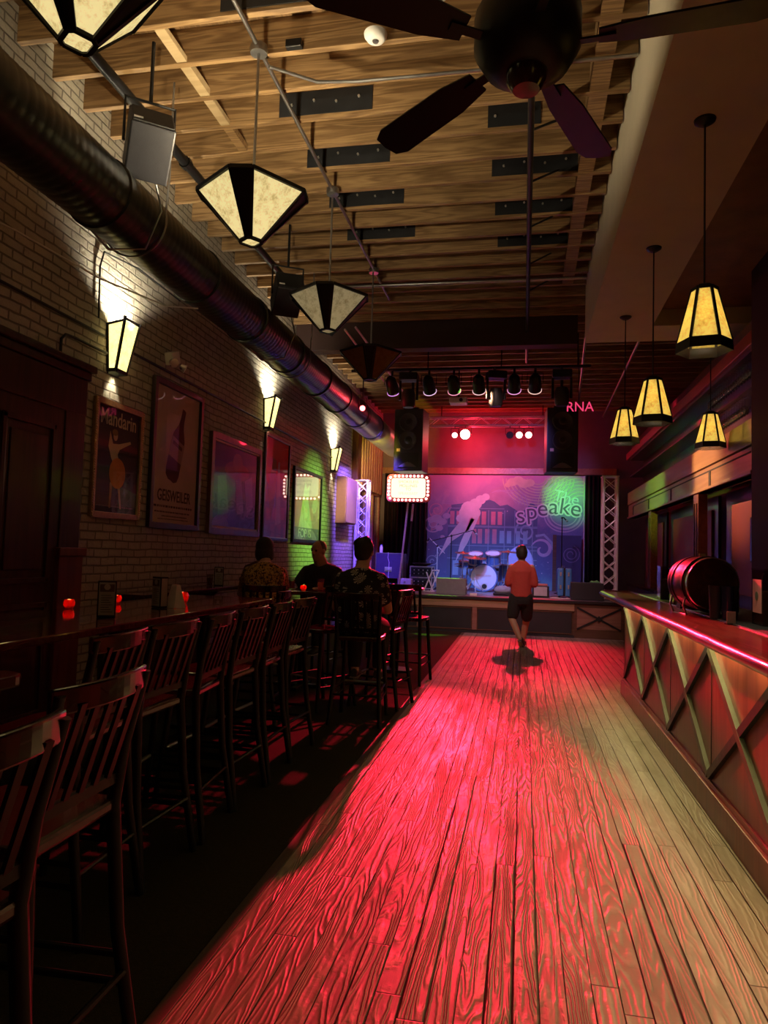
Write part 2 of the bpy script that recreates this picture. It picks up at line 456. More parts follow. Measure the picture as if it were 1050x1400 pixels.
# black steel repair plates bolted to joists
def plate(x0, x1, yj, n, lab):
    jn = min(jy, key=lambda a: abs(a - yj))
    t = thing('steel_plate', lab, 'steel plate', ((x0 + x1) / 2, jn, ZJ + .03))
    w = x1 - x0
    MB().bb(-w / 2, w / 2, -.008, -.0005, 0, .20).build('plate', M['platemetal'], t)
    for i in range(n):
        MB().cyl((-w * .36 + w * .72 * i / max(1, n - 1), -.008, .10 + (.015 if i % 2 else -.01)), (-w * .36 + w * .72 * i / max(1, n - 1), -.022, .10 + (.015 if i % 2 else -.01)), .011, 6).build('bolt', M['bolt'], t)
for i, y in enumerate((4.46, 5.36, 6.16, 6.95, 7.75)):
    plate(-2.08, -1.28, y, 4, 'bolted black steel plate beside the lamp conduit, ' + ('nearest of that row', 'second of that row from the smoke detector', 'third of that row from the smoke detector', 'fourth of that row from the smoke detector', 'farthest of that row toward the stage')[i])
for i, y in enumerate((5.72, 6.55, 7.32, 8.1)):
    plate(-.36, .44 if i else .08, y, 4 if i else 2, 'bolted black steel plate under the middle ceiling pipe, ' + ('short one nearest the fan', 'first long one behind the fan', 'second long one behind the fan', 'last one toward the girder')[i])
for i in range(4):
    a = min(jy, key=lambda q: abs(q - (4.30 + .394 * i))) + .052
    tag(MB().bb(-2.60, -2.52, a, a + .338, ZJ + .005, ZJ + .045 + .02 * (i % 2)).build('joist_block', M['lightwood'] if i < 3 else M['joist']), 'pale wooden blocking board between joists, ' + ('nearest of four in line', 'second of four in line', 'third of four in line', 'darkest and farthest of four in line')[i], 'wood block', 'blocking boards between the joists')
for i, yj in enumerate(jy):
    if 2.5 < yj < 9.2:
        a = yj + .052
        tag(MB().bb(.44, .58, a - .001, a + .3435, ZJ + .01, ZJ + .22).build('edge_block', M['joist']), 'dark wooden blocking between joists along the soffit', 'wood block', 'blocking along the soffit edge')

# pipes and conduits under the joists
def pipe(name, pts, r, m, label, cat='pipe', clamps=(), n=10):
    t = thing(name, label, cat, pts[0])
    o = V(pts[0])
    MB().tube([V(p) - o for p in pts], r, n).build('pipe', m, t, smooth=40)
    for c in clamps:
        MB().tube([V(c) - o + V((0, -.03, 0)), V(c) - o + V((0, .03, 0))], r * 1.35, n).build('coupling', m, t)
    return t
pipe('sprinkler_pipe', [(-3.06, -1.5, 4.97), (-3.06, 13.5, 4.97)], .042, M['blackmetal'], 'thick black pipe under the joists above the air duct', clamps=[(-3.06, y, 4.97) for y in (3.1, 5.75, 8.6, 11)])
t = pipe('lamp_conduit', [(-1.91, -1.5, 5.06), (-1.91, 9.6, 5.06)], .016, M['steel'], 'thin grey conduit with junction boxes carrying the pyramid lamps', 'conduit')
for y in (2.67, 4.57, 6.57, 8.55):
    MB().lathe([(0, -.03), (.06, -.03), (.065, 0), (.06, .03), (0, .03)], 12, Matrix.Translation((0, y + 1.5, -.012))).build('junction_box', M['steel'], t, smooth=40)
t = pipe('hanger_pipe', [(.0, 2.0, 4.92), (.0, 12.5, 4.92)], .026, M['blackmetal'], 'black pipe running lengthwise under the middle of the ceiling, braced on one side')
for y in (5.6, 6.4, 7.3, 8.25, 9.1):
    MB().cyl((.02, y - 2, 0), (.26, y - 1.8, .2), .011, 6).build('brace', M['blackmetal'], t)
pipe('cross_conduit', [(-1.89, 4.72, 5.03), (-1.6, 4.98, 5.06), (-1.3, 5.02, 5.06), (.3, 5.04, 5.06), (.73, 5.04, 5.06)], .013, M['steel'], 'thin conduit crossing the joists from the lamp conduit toward the fan', 'conduit')
pipe('cross_pipe', [(-3.0, 8.9, 5.0), (.72, 8.95, 5.0)], .022, M['steel'], 'thin pipe crossing below the joists in front of the girder')
pipe('soffit_conduit', [(.82, 9.6, 5.0), (.86, 11.0, 4.7), (1.0, 14.0, 4.5)], .02, M['steel'], 'slanting conduit beyond the end of the plaster soffit', 'conduit')
pipe('sprinkler_branch', [(1.62, 9.7, 4.78), (1.75, 16.8, 4.78)], .02, M['steel'], 'thin pipe above the right edge of the stage running toward the stage wall')

# round duct
t = thing('air_duct', 'big round black duct running along the brick wall', 'duct', (-2.98, -1.5, 3.98))
prof = []
mb = MB(); L = 17.6; rr = .245; n = 36
ys = []; yv = 0
rad = []
while yv < L:
    ys.append(yv); ph = (yv / .075) % 1
    rad.append(rr + (.004 if ph < .3 else 0)); yv += .025
ys.append(L); rad.append(rr)
ic = next(i for i, a in enumerate(ys) if a > 13.95)
mb.tube([(0, a, 0) for a in ys[:ic]], rad[:ic], n)
mb.build('duct_tube', M['duct'], t, smooth=60)
MB().tube([(0, a, 0) for a in ys[ic - 1:]], rad[ic - 1:], n).build('bare_duct_tube', pbr('galvanized_duct', (.42, .42, .40), .4, .35, .2, 8), t, smooth=60)
for a in (2.2, 4.6, 5.9, 7.4, 8.6, 9.9, 11.2, 12.4, 13.7, 15):
    MB().lathe([(.246, -.035), (.262, -.03), (.262, .03), (.246, .035)], 36, Matrix.Translation((0, a, 0)) @ Matrix.Rotation(R(90), 4, 'X'), closed=True).build('collar', M['duct'], t, smooth=40)
for a in (6.35, 10.1):
    MB().tube([(.262 * math.cos(th), a, .262 * math.sin(th)) for th in [R(x) for x in range(-170, 20, 8)]] + [(.27, a, .35), (.27, a, 1.1)], .008, 6).build('hanger_strap', M['steel'], t)
# loose cables near the duct
tag(MB().tube([(-3.64, 3.6, 3.66), (-3.5, 4.2, 3.66), (-3.35, 5.0, 3.62), (-3.1, 5.6, 3.60), (-2.9, 5.8, 3.64)], .007, 6).build('wall_cable', M['white'], smooth=60), 'thin pale cable running between duct and brick wall', 'cable')

# ceiling bits
t = thing('smoke_detector', 'white round smoke detector on a joist', 'smoke detector', (-1.07, 4.61, ZJ - .001))
MB().lathe([(0, -.052), (.045, -.052), (.062, -.042), (.078, -.02), (.082, 0), (0, 0)], 24).build('body', M['white'], t, smooth=40)
MB().lathe([(0, -.06), (.02, -.06), (.024, -.051), (0, -.051)], 12).build('sensor', M['steel'], t)
tag(MB().box((0, 0, 0), (.12, .05, .06)).build('sensor_box', M['blackmetal'], loc=(-1.68, 4.66, 5.13), bevel=.006), 'small black box clipped to a joist beside the lamp conduit', 'sensor box')
tag(MB().tube([(-.55, 4.3, 5.2), (-.53, 4.3, 5.05), (-.66, 4.32, 4.98), (-.85, 4.5, 5.04)], .006, 6).build('loose_wire', M['white'], smooth=60), 'loose white wire hanging beside the smoke detector', 'wire')

# ceiling speakers hung between duct and pipe
def ceil_speaker(loc, rz, tilt, lab):
    t = thing('ceiling_speaker', lab, 'speaker', loc, rz)
    Mx = Matrix.Rotation(tilt, 4, 'X')
    xf(MB().box((0, 0, 0), (.30, .40, .25)), Mx).build('cabinet', M['speaker'], t, bevel=.012)
    xf(MB().box((0, -.205, 0), (.27, .012, .22)), Mx).build('grille', M['rubber'], t, bevel=.003)
    xf(MB().box((-.10, -.214, -.075), (.06, .006, .016)), Mx).build('badge', M['white'], t)
    b = MB(); b.tube([(-.17, 0, 0), (-.17, 0, .32), (.17, 0, .32), (.17, 0, 0)], .012, 6); b.cyl((0, 0, .32), (0, 0, ZJ - loc[2]), .014, 6)
    b.build('bracket', M['blackmetal'], t)
    MB().tube([(.05, .1, -.10), (.14, .2, -.35), (.05, .3, -.62), (-.2, .35, -.66), (-.34, .3, -.55)], .009, 6).build('cable', M['steel'], t, smooth=60)
ceil_speaker((-2.66, 4.45, 4.33), R(38), R(-38), 'dark grey box speaker hung between the duct and the thick black pipe')
ceil_speaker((-2.60, 7.3, 4.30), R(30), R(-30), 'black box speaker hung behind the second pyramid lamp')

# ------------------------------------------------------------------ wall left: door, ledge, conduits
D = thing('door_1', None, None, (XW, 4.20, 0)); tag(D, 'tall dark panelled double door in the brick wall', 'door', kind='structure')
mb = MB()
mb.bb(.0, .06, .80, 1.06, 0, 2.78).bb(.0, .06, -1.06, -.80, 0, 2.78)
mb.bb(.0, .065, -1.06, 1.06, 2.56, 2.86)
mb.build('door_frame', M['darkwood'], D, bevel=.008)
MB().bb(.0, .08, -1.10, 1.09, 2.86, 2.93).bb(0, .11, -1.13, 1.12, 2.93, 2.99).build('cornice', M['darkwood'], D, bevel=.01)
MB().bb(.0, .085, .78, 1.09, 0, 1.40).bb(0, .105, .76, 1.11, 1.40, 1.47).build('plinth', M['barfront'], D, bevel=.008)
for s in (-1, 1):
    c = s * .40
    lf = MB().bb(.005, .05, c - .395, c + .395, .02, 2.56).build('door_leaf', M['darkwood'], D)
    fr = MB()
    for z0, z1 in ((.2, 1.05), (1.2, 2.42)):
        fr.bb(.05, .07, c - .29, c - .25, z0, z1).bb(.05, .07, c + .25, c + .29, z0, z1).bb(.05, .07, c - .29, c + .29, z0, z0 + .04).bb(.05, .07, c - .29, c + .29, z1 - .04, z1)
        fr.bb(.05, .062, c - .2, c + .2, z0 + .1, z1 - .1)
    fr.build('panel_moulding', M['darkwood'], lf, bevel=.005)
    MB().ball((.09, s * .06, 1.12), .028, 10).build('door_knob', M['bolt'], lf, smooth=60)
pipe('wall_conduit', [(-3.62, -1, 3.32), (-3.62, 5.0, 3.32), (-3.62, 5.5, 3.32)], .012, M['blackmetal'], 'dark conduit running on the brick above the door', 'conduit')
pipe('wall_pipe', [(-3.62, 5.84, 3.30), (-3.62, 9.3, 3.30), (-3.62, 14.4, 3.30)], .014, M['blackmetal'], 'dark conduit on the brick above the framed posters', 'conduit')
pipe('door_conduit', [(-3.62, 4.93, 2.99), (-3.62, 4.93, 3.12), (-3.62, 4.98, 3.17), (-3.62, 5.10, 3.18), (-3.62, 5.55, 3.18)], .012, M['blackmetal'], 'bent dark conduit from the door cornice to the first sconce', 'conduit')
pipe('sconce_cable', [(-3.63, 5.42, 3.45), (-3.63, 5.40, 3.9), (-3.63, 5.45, 4.05), (-3.62, 6.0, 4.12), (-3.5, 6.6, 4.02)], .008, M['blackmetal'], 'thin black cable rising from the first sconce to the duct', 'cable', n=6)

t = thing('drink_ledge', 'dark narrow drink ledge fixed along the brick wall', 'ledge', (-3.645, 7.2, .003))
MB().bb(0, .42, -1.5, .62, 1.03, 1.07).build('ledge_top', M['tabletop'], t, bevel=.006)
MB().bb(0, .05, -1.5, .62, .0, 1.03).build('wainscot', M['darkwood'], t)
for y in (-1.2, -.5, .2):
    MB().prism([(.05, .70), (.36, 1.03), (.05, 1.03)], .04, Matrix.Translation((0, y, 0)) @ Matrix.Rotation(R(90), 4, 'X')).build('bracket', M['darkwood'], t)

# ------------------------------------------------------------------ sconces
def sconce(y, z0, lab):
    t = thing('wall_sconce', lab, 'wall lamp', (XW, y, z0))
    h = .48
    b0, b1 = .085, .165; w0, w1 = .085, .125       # depth and half width, bottom and top
    B = lambda d, s, z: V((d, s, z))
    fr = MB()
    for s in (-1, 1):
        fr.bar(B(b0, s * w0, .03), B(b1 + .012, s * w1, h + .02), .02, .02)
        fr.bar(B(.012, s * w0, .03), B(.012, s * w1, h - .04), .024, .02)
    fr.bar(B(b0, -w0, .03), B(b0, w0, .03), .03, .03).bar(B(b1, -w1, h), B(b1, w1, h), .02, .02)
    for s in (-1, 1):
        fr.bar(B(0, s * w0, .03), B(b0, s * w0, .03), .02, .03).bar(B(0, s * w1, h - .05), B(b1, s * w1, h - .02), .02, .02)
    fr.build('frame', M['blackmetal'], t)
    MB().panel([B(b0, -w0, .04), B(b0, w0, .04), B(b1, w1, h), B(b1, -w1, h)], .003).build('front_shade', M['micasconce'], t)
    for s in (-1, 1):
        MB().panel([B(.01, s * w0, .04), B(b0 - .005, s * w0, .04), B(b1 - .01, s * w1, h - .03), B(.01, s * w1, h - .06)], .003).build('side_shade', M['micasconce'], t)
    MB().bb(0, .012, -w0, w0, .0, h - .05).build('back_plate', M['blackmetal'], t)
    MB().ball((.06, 0, .26), (.022, .022, .035), 10).build('bulb', M['bulb'], t)
    add_light('SPOT', 'sconce_uplight', (XW + .135, y, z0 + .40), (1, .88, .64), 210, .03, (XW + .06, y + .08, z0 + 2.2), 135, 1.)
    add_light('POINT', 'sconce_bulb', (XW + .075, y, z0 + .30), (1, .85, .55), 22, .02)
    add_light('SPOT', 'sconce_downlight', (XW + .055, y, z0 + .05), (1, .87, .60), 14, .02, (XW - .01, y, z0 - .6), 60, .5)
sconce(5.70, 3.02, 'glowing amber wall sconce on the brick nearest the door')
sconce(9.55, 3.20, 'glowing amber wall sconce on the brick above the tall red poster')
sconce(13.15, 3.02, 'glowing amber wall sconce on the brick nearest the stage')

t = thing('emergency_light', 'white two-headed emergency light on the brick above a bottle poster', 'emergency light', (XW, 6.68, 3.40))
MB().box((.05, 0, .05), (.09, .17, .13), (R(20), 0, 0)).build('housing', M['white'], t, bevel=.01)
for s in (-.09, .1):
    MB().lathe([(0, 0), (.03, 0), (.045, .05), (.048, .06), (0, .055)], 14, Matrix.Translation((.09, s, -.01)) @ Euler((0, R(115), R(30 if s > 0 else -30))).to_matrix().to_4x4()).build('lamp_head', M['bolt'], t, smooth=40)

# ------------------------------------------------------------------ framed posters on the brick
TW = Matrix(((0, 0, 1, 0), (1, 0, 0, 0), (0, 1, 0, 0), (0, 0, 0, 1)))      # text plane -> left wall plane
def flat(poly, d, m, name, parent, off):
    return xf(MB().prism(poly, d), Matrix.Translation((off, 0, 0)) @ TW).build(name, m, parent)
def ell(cx, cy, rx, ry, n=20, rot=0, a0=0, a1=360):
    out = []
    for i in range(n + (a1 - a0 != 360)):
        a = R(a0 + (a1 - a0) * i / n)
        x, y = rx * math.cos(a), ry * math.sin(a)
        out.append((cx + x * math.cos(rot) - y * math.sin(rot), cy + x * math.sin(rot) + y * math.cos(rot)))
    return out
def poster(y0, y1, z0, z1, fw, fmat, bg, label, beads=None, depth=.035):
    t = thing('framed_poster', label, 'poster', (XW + .004, (y0 + y1) / 2, (z0 + z1) / 2))
    w, h = (y1 - y0) / 2, (z1 - z0) / 2
    mb = MB()
    mb.bb(0, depth, -w, -w + fw, -h, h).bb(0, depth, w - fw, w, -h, h).bb(0, depth, -w + fw, w - fw, -h, -h + fw).bb(0, depth, -w + fw, w - fw, h - fw, h)
    mb.build('frame', fmat, t, bevel=.006)
    if beads:
        b = MB(); s = .022; g = fw * .35
        for sy in (-1, 1):
            for i in range(int(2 * h / s)):
                b.ball((depth, sy * (w - g), -h + s * (i + .5)), .008, 6)
        b.build('beading', beads, t, smooth=60)
    MB().bb(.0, .010, -w + fw, w - fw, -h + fw, h - fw).build('print', bg, t)
    MB().bb(.021, .023, -w + fw, w - fw, -h + fw, h - fw).build('glass', M['pane'], t)
    return t, w - fw, h - fw
def ink(name, col): return pbr(name, tuple(min(.85, c * 1.45) for c in col), .7, 0, .12, 6)
def lines(t, rows, m, name):
    mb = MB()
    for (x0, x1, y, h) in rows:
        x = x0
        while x < x1:
            ww = rnd.uniform(.4, 1.3) * h * 2.2
            mb.add(*((lambda a, b: ([(0.0112, a, y), (.0112, b, y), (.0112, b, y + h), (.0112, a, y + h)], [(0, 1, 2, 3)]))(x, min(x + ww, x1))))
            x += ww + h * .6
    mb.build(name, m, t)

navy = ink('poster_navy_ink', (.035, .028, .045)); cream = ink('poster_cream_ink', (.62, .52, .36)); orange = ink('poster_orange_ink', (.55, .20, .04))
flesh = ink('poster_flesh_ink', (.50, .38, .24)); green = ink('poster_green_ink', (.05, .13, .08)); brown = ink('poster_brown_ink', (.07, .025, .02))
pink = ink('poster_faded_pink_paper', (.50, .37, .33)); greyp = ink('poster_grey_ink', (.30, .26, .30))
# first: dancer stand-in
t, w, h = poster(5.43, 6.22, 1.74, 2.78, .05, M['goldframe'], navy, 'gilt framed dark poster lettered Mandarin beside the dark door', M['goldbead'])
xf(text_mesh('Mandarin', .195, extrude=.0008, sx=.80, bold=.002), Matrix.Translation((.0115, 0, h - .10)) @ TW).build('lettering', cream, t)
fig = [(-.10, .02), (-.15, .12), (-.13, .26), (-.10, .19), (-.08, .15), (.02, .16), (.20, .21), (.215, .19), (.03, .11), (.0, .06), (.03, 0), (-.06, -.03)]
flat(fig, .0008, flesh, 'figure_torso', t, .0105)
flat(ell(-.045, .225, .035, .045), .0008, flesh, 'figure_head', t, .0105)
flat(ell(-.055, .255, .045, .03), .0008, ink('poster_wreath_ink', (.20, .14, .06)), 'figure_hair', t, .0115)
flat(ell(.01, -.11, .13, .14, 20, .15), .0008, orange, 'figure_skirt', t, .0115)
flat([(-.10, -.20), (-.06, -.20), (-.075, -.43), (-.10, -.43)], .0008, flesh, 'figure_leg', t, .0105)
flat([(.02, -.22), (.06, -.22), (.10, -.43), (.075, -.43)], .0008, flesh, 'figure_leg', t, .0105)
flat([(.04, -h), (w, -h), (w, -.27), (.04, -.22)], .0006, green, 'ground', t, .0102)
lines(t, [(-w + .05, w - .05, -h + .05, .012)], greyp, 'small_print')
# second: tilted bottle
t, w, h = poster(6.38, 7.47, 1.69, 3.20, .055, M['darkframe'], pink, 'large dark framed pale poster with tilted bottle and bold lettering', None, .045)
ca, sa = math.cos(R(-17)), math.sin(R(-17))
half = [(.0, -.40), (.06, -.405), (.125, -.37), (.145, -.30), (.145, .0), (.13, .10), (.06, .22), (.042, .30), (.04, .42), (.0, .425)]
bot = half + [(-x, y) for x, y in reversed(half[1:-1])]
rot = lambda P, s=1.0, dx=.02, dy=.13: [(dx + s * (x * ca - y * sa), dy + s * (x * sa + y * ca)) for x, y in P]
flat(rot(bot), .0008, brown, 'bottle_picture', t, .0105)
flat(rot([(-.145, -.16), (.145, -.16), (.145, .06), (-.145, .06)]), .0006, ink('poster_label_ink', (.30, .20, .17)), 'bottle_label', t, .0115)
flat(rot([(-.105, -.02), (.105, -.02), (.105, .02), (-.105, .02)]), .0006, brown, 'bottle_band', t, .0122)
xf(text_mesh('GEISWEILER', .165, extrude=.0008, sx=.82, bold=.0025), Matrix.Translation((.0115, 0, -.42)) @ TW).build('lettering', brown, t)
lines(t, [(-.42, .42, -.54, .022), (-.40, .36, -.595, .016), (-.25, .30, -.635, .012), (-.33, .33, -.665, .010)], brown, 'small_print')
# third: wide dark one
t, w, h = poster(7.72, 9.34, 1.67, 2.88, .075, M['brownframe'], ink('poster_plum_ink', (.07, .05, .07)), 'wide brown double framed dark poster between bottle poster and tall red poster', None, .05)
MB().bb(.012, .04, -w, -w + .025, -h, h).bb(.012, .04, w - .025, w, -h, h).bb(.012, .04, -w, w, -h, -h + .025).bb(.012, .04, -w, w, h - .025, h).build('inner_frame', M['goldframe'], t)
flat(ell(.05, .22, .40, .12), .0006, ink('poster_dark_red_ink', (.17, .07, .06)), 'hat_picture', t, .0105)
flat(ell(.05, .32, .16, .13), .0006, ink('poster_rust_ink', (.20, .10, .07)), 'hat_crown_picture', t, .0112)
flat([(-.55, .1), (-.3, .14), (-.18, -.32), (-.5, -.4)], .0006, ink('poster_sage_ink', (.14, .18, .12)), 'sleeve_picture', t, .0105)
flat([(.0, .12), (.18, .14), (.30, -.3), (.08, -.34)], .0006, greyp, 'figure_picture', t, .0105)
flat([(.30, .12), (.55, .2), (.62, -.2), (.42, -.36)], .0006, ink('poster_mauve_ink', (.28, .17, .24)), 'dress_picture', t, .0105)
flat(ell(-.42, -h, .26, .17, 14, 0, 0, 180), .0006, ink('poster_lilac_ink', (.30, .30, .55)), 'shape_picture', t, .0105)
# fourth: tall red topped
t, w, h = poster(9.50, 10.60, 1.64, 3.18, .045, M['darkframe'], ink('poster_lilac_grey_ink', (.34, .25, .28)), 'tall thin framed poster with red top below the second sconce', None, .035)
flat([(-w, .15), (-.25, .0), (.05, .25), (.35, .12), (w, .3), (w, h), (-w, h)], .0006, ink('poster_red_ink', (.55, .07, .04)), 'red_field', t, .0102)
flat([(-.36, -.05), (-.15, .45), (-.02, .42), (-.05, -.2), (-.2, -.45)], .0006, ink('poster_ochre_ink', (.35, .20, .10)), 'figure_picture', t, .0108)
flat([(.05, .40), (.12, .42), (.25, -.5), (.0, -.55)], .0006, ink('poster_pale_ink', (.52, .42, .40)), 'drape_picture', t, .0108)
flat([(-w, -.6), (-.1, -.5), (.2, -.62), (w, -.5), (w, -h), (-w, -h)], .0006, greyp, 'ground_picture', t, .0105)
# fifth
t, w, h = poster(10.83, 12.43, 1.64, 2.86, .05, M['blackmetal'], ink('poster_rose_ink', (.48, .24, .28)), 'black framed rose coloured poster nearest the stage with pale figure', None, .04)
flat([(-.45, -.38), (-.15, .42), (-.05, .30), (.10, .38), (.05, .1), (.35, -.38)], .0006, ink('poster_ivory_ink', (.60, .50, .40)), 'figure_picture', t, .0105)
flat(ell(.45, .05, .2, .12, 16, .5), .0006, ink('poster_dusty_ink', (.58, .42, .44)), 'plume_picture', t, .0105)
flat([(-w, -h), (w, -h), (w, -.36), (-w, -.36)], .0006, ink('poster_slate_ink', (.16, .13, .17)), 'base_band', t, .0108)
xf(text_mesh('FOP IS', .20, extrude=.0006, sx=1.3), Matrix.Translation((.012, -.1, -.46)) @ TW).build('lettering', ink('poster_bone_ink', (.62, .55, .50)), t)

# ------------------------------------------------------------------ hanging pyramid lamps
def pyramid_lamp(y, mm, w, lab, up=60):
    zb = 3.65
    t = thing('pyramid_lamp', lab, 'pendant lamp', (-1.91, y, zb), R(10))
    r0, r1, h = .062, .315, .335       # bottom and top half width (square), height
    c0, c1 = .022, .105               # chamfer
    def octa(r, c, z):
        return [V(p) for p in ((r, -r + c, z), (r, r - c, z), (r - c, r, z), (-r + c, r, z), (-r, r - c, z), (-r, -r + c, z), (-r + c, -r, z), (r - c, -r, z))]
    a, b = octa(r0, c0, 0), octa(r1, c1, h)
    rot = Matrix.Rotation(R(45), 3, 'Z')
    a = [rot @ p for p in a]; b = [rot @ p for p in b]
    fr = MB()
    for i in range(8):
        j = (i + 1) % 8
        fr.bar(a[i], b[i], .022, .022).bar(a[i], a[j], .022, .022).bar(b[i], b[j], .026, .026)
    fr.build('frame', M['blackmetal'], t)
    for i in range(8):
        j = (i + 1) % 8
        q = MB().panel([a[i], a[j], b[j], b[i]], .004)
        if i % 2 == 0: q.build('mica_shade', mm, t)
        else: q.build('corner_panel', M['blackmetal'], t)
    MB().add(a, [tuple(range(8))]).build('bottom_pane', mm, t, solid=.003)
    st = MB()
    for i in (0, 4): st.cyl((b[i] + b[(i + 1) % 8]) / 2 + V((0, 0, .0)), V((0, 0, h + .05)), .008, 6)
    for i in (2, 6): st.cyl((b[i] + b[(i + 1) % 8]) / 2, V((0, 0, h + .05)), .008, 6)
    st.build('spider', M['blackmetal'], t)
    MB().cyl((0, 0, h + .04), (0, 0, 5.04 - zb), .010, 8).build('stem', M['steel'], t)
    MB().lathe([(0, .255), (.02, .255), (.022, .31), (.0, .34)], 10).build('socket', M['blackmetal'], t)
    if w:
        MB().ball((0, 0, .22), (.028, .028, .035), 10).build('bulb', M['bulb'], t)
        add_light('POINT', 'pendant_bulb', (-1.91, y, zb + .27), (1, .82, .52), w, .04)
pyramid_lamp(.65, M['micapend'], 60, 'added lit pyramid mica lamp out of view, nearest the street end of the room')  # unseen extra lamp, added to brighten menus and posters from the near side
pyramid_lamp(2.60, M['micapend'], 170, 'lit pyramid mica lamp above the near table, cut by the top of the view')
pyramid_lamp(4.57, M['micapend'], 270, 'brightest whole pyramid mica lamp hanging over the long table')
pyramid_lamp(6.57, M['micadim'], 14, 'dimmer pyramid mica lamp hanging behind the brightest one')
pyramid_lamp(8.52, M['micaoff'], 0, 'unlit brown pyramid mica lamp hanging in front of the girder')

# ------------------------------------------------------------------ cone lamps over the bar
def cone_lamp(x, y, zb, ztop, lab, w=85):
    t = thing('cone_lamp', lab, 'pendant lamp', (x, y, zb), R(-11))
    h = .40
    n = 6
    ring = lambda r, z, off=0: [V((r * math.cos(R(60 * i + off)), r * math.sin(R(60 * i + off)), z)) for i in range(n)]
    b0, b1, b2 = ring(.165, 0), ring(.160, .065), ring(.075, h)
    fr = MB()
    for i in range(n):
        j = (i + 1) % n
        fr.bar(b1[i], b2[i], .018, .014).bar(b2[i], b2[j], .02, .02)
        fr.panel([b0[i], b0[j], b1[j], b1[i]], .006)
    fr.build('frame', M['blackmetal'], t)
    for i in range(n):
        j = (i + 1) % n
        MB().panel([b1[i], b1[j], b2[j], b2[i]], .003).build('mica_shade', M['micacone'], t)
    MB().add(b0, [tuple(range(n))]).build('diffuser', glass_pane('clear_lamp_glass', (.9, .9, .85), .08, .2) if 'clear_lamp_glass' not in bpy.data.materials else bpy.data.materials['clear_lamp_glass'], t, solid=.003)
    MB().lathe([(.075, h), (.06, h + .025), (.02, h + .04), (0, h + .045)], 6).build('cap', M['blackmetal'], t)
    MB().cyl((0, 0, h + .03), (0, 0, ztop - zb - .02), .007, 6).build('rod', M['blackmetal'], t)
    MB().lathe([(0, -.035), (.03, -.035), (.065, -.012), (.068, 0), (0, 0)], 20, Matrix.Translation((0, 0, ztop - zb))).build('ceiling_canopy', M['blackmetal'], t, smooth=40)
    MB().ball((0, 0, .22), (.028, .028, .042), 10).build('bulb', M['bulb'], t)
    add_light('SPOT', 'cone_downlight', (x, y, zb + .165), (1, .84, .68), w, .04, (x, y, 0), 50, .75)
    add_light('POINT', 'cone_bulb', (x, y, zb + .22), (1, .78, .38), 34, .03)
cone_lamp(1.09, .95, 2.83, 4.35, 'amber six-sided cone lamp over the near end of the bar')
cone_lamp(1.10, 2.85, 2.83, 4.35, 'amber six-sided cone lamp over the bar before the fan')
cone_lamp(1.10, 4.72, 2.83, 4.35, 'largest looking amber six-sided cone lamp hanging over the bar')
cone_lamp(1.12, 6.66, 2.73, 4.35, 'amber six-sided cone lamp hanging lowest over the middle of the bar')
cone_lamp(1.13, 8.55, 2.85, 4.35, 'amber six-sided cone lamp over the far end of the bar near the stage truss')
cone_lamp(2.10, 8.70, 2.82, 4.55, 'amber six-sided cone lamp hanging apart in front of the honey wood fascia')

# ------------------------------------------------------------------ ceiling fan
t = thing('ceiling_fan', 'dark ceiling fan with five blades hanging above the aisle', 'fan', (-.02, 2.62, 3.42), R(-5))
MB().lathe([(0, -.10), (.10, -.10), (.16, -.07), (.20, 0), (.20, .12), (.15, .2), (.07, .24), (0, .24)], 28).build('motor', M['blackmetal'], t, smooth=35)
MB().lathe([(0, -.17), (.05, -.165), (.075, -.13), (.08, -.09), (0, -.09)], 20).build('switch_cap', M['seatwood'], t, smooth=35)
MB().cyl((0, 0, .2), (0, 0, 1.66), .018, 10).build('rod', M['blackmetal'], t)
for i in range(5):
    Mb = Matrix.Rotation(R(72 * i), 4, 'Z') @ Matrix.Translation((.0, 0, .0)) @ Matrix.Rotation(R(12), 4, 'X')
    pl = [(.26, -.05), (.42, -.075), (.80, -.085), (.86, -.06), (.87, 0), (.86, .06), (.80, .085), (.42, .075), (.26, .05)]
    bl = xf(MB().prism(pl, .008), Mb).build('blade', M['blackmetal'], t)
    xf(MB().box((.24, 0, -.005), (.16, .035, .008)), Mb).build('blade_iron', M['blackmetal'], bl)
# ------------------------------------------------------------------ bar
BX = 1.14
lit_strip = pbr('lit_strip_tone', (.085, .08, .055), .4, .3)  # paler copy of the dark strip; under-bar light on it is painted in
BY0, BY1 = .4, 8.46
t = thing('bar_counter', 'long wooden bar counter with crossed strips and round red edge', 'bar', (0, 0, 0))
tag(t, cat='bar counter')
MB().bb(BX, BX + .05, BY0, BY1, 0, 1.06).bb(BX, 2.0, BY1 - .05, BY1, 0, 1.06).build('front_panel', M['barfront'], t)
MB().bb(BX - .035, BX, BY0, BY1, 0, .16).build('kick_board', M['barfront'], t, bevel=.006)
MB().bb(BX - .012, BX, BY0, BY1, .16, .19).build('kick_ledge', M['fasciatrim'], t)
MB().bb(1.02, 1.36, BY0, 9.55, 1.065, 1.10).build('counter_top', M['bartop'], t, bevel=.006)
MB().bb(1.36, 1.95, BY0, 9.2, 1.05, 1.10).build('service_top', M['rubber'], t)
rail = MB().tube([(1.0, BY0, 1.075), (1.0, 9.45, 1.075), (1.02, 9.55, 1.075), (1.06, 9.6, 1.075), (1.36, 9.6, 1.075)], .036, 12).build('bar_rail', M['bartop'], t, smooth=50)
MB().bb(1.355, 1.37, BY0, 9.5, 1.09, 1.108).build('drip_edge', M['steel'], t)
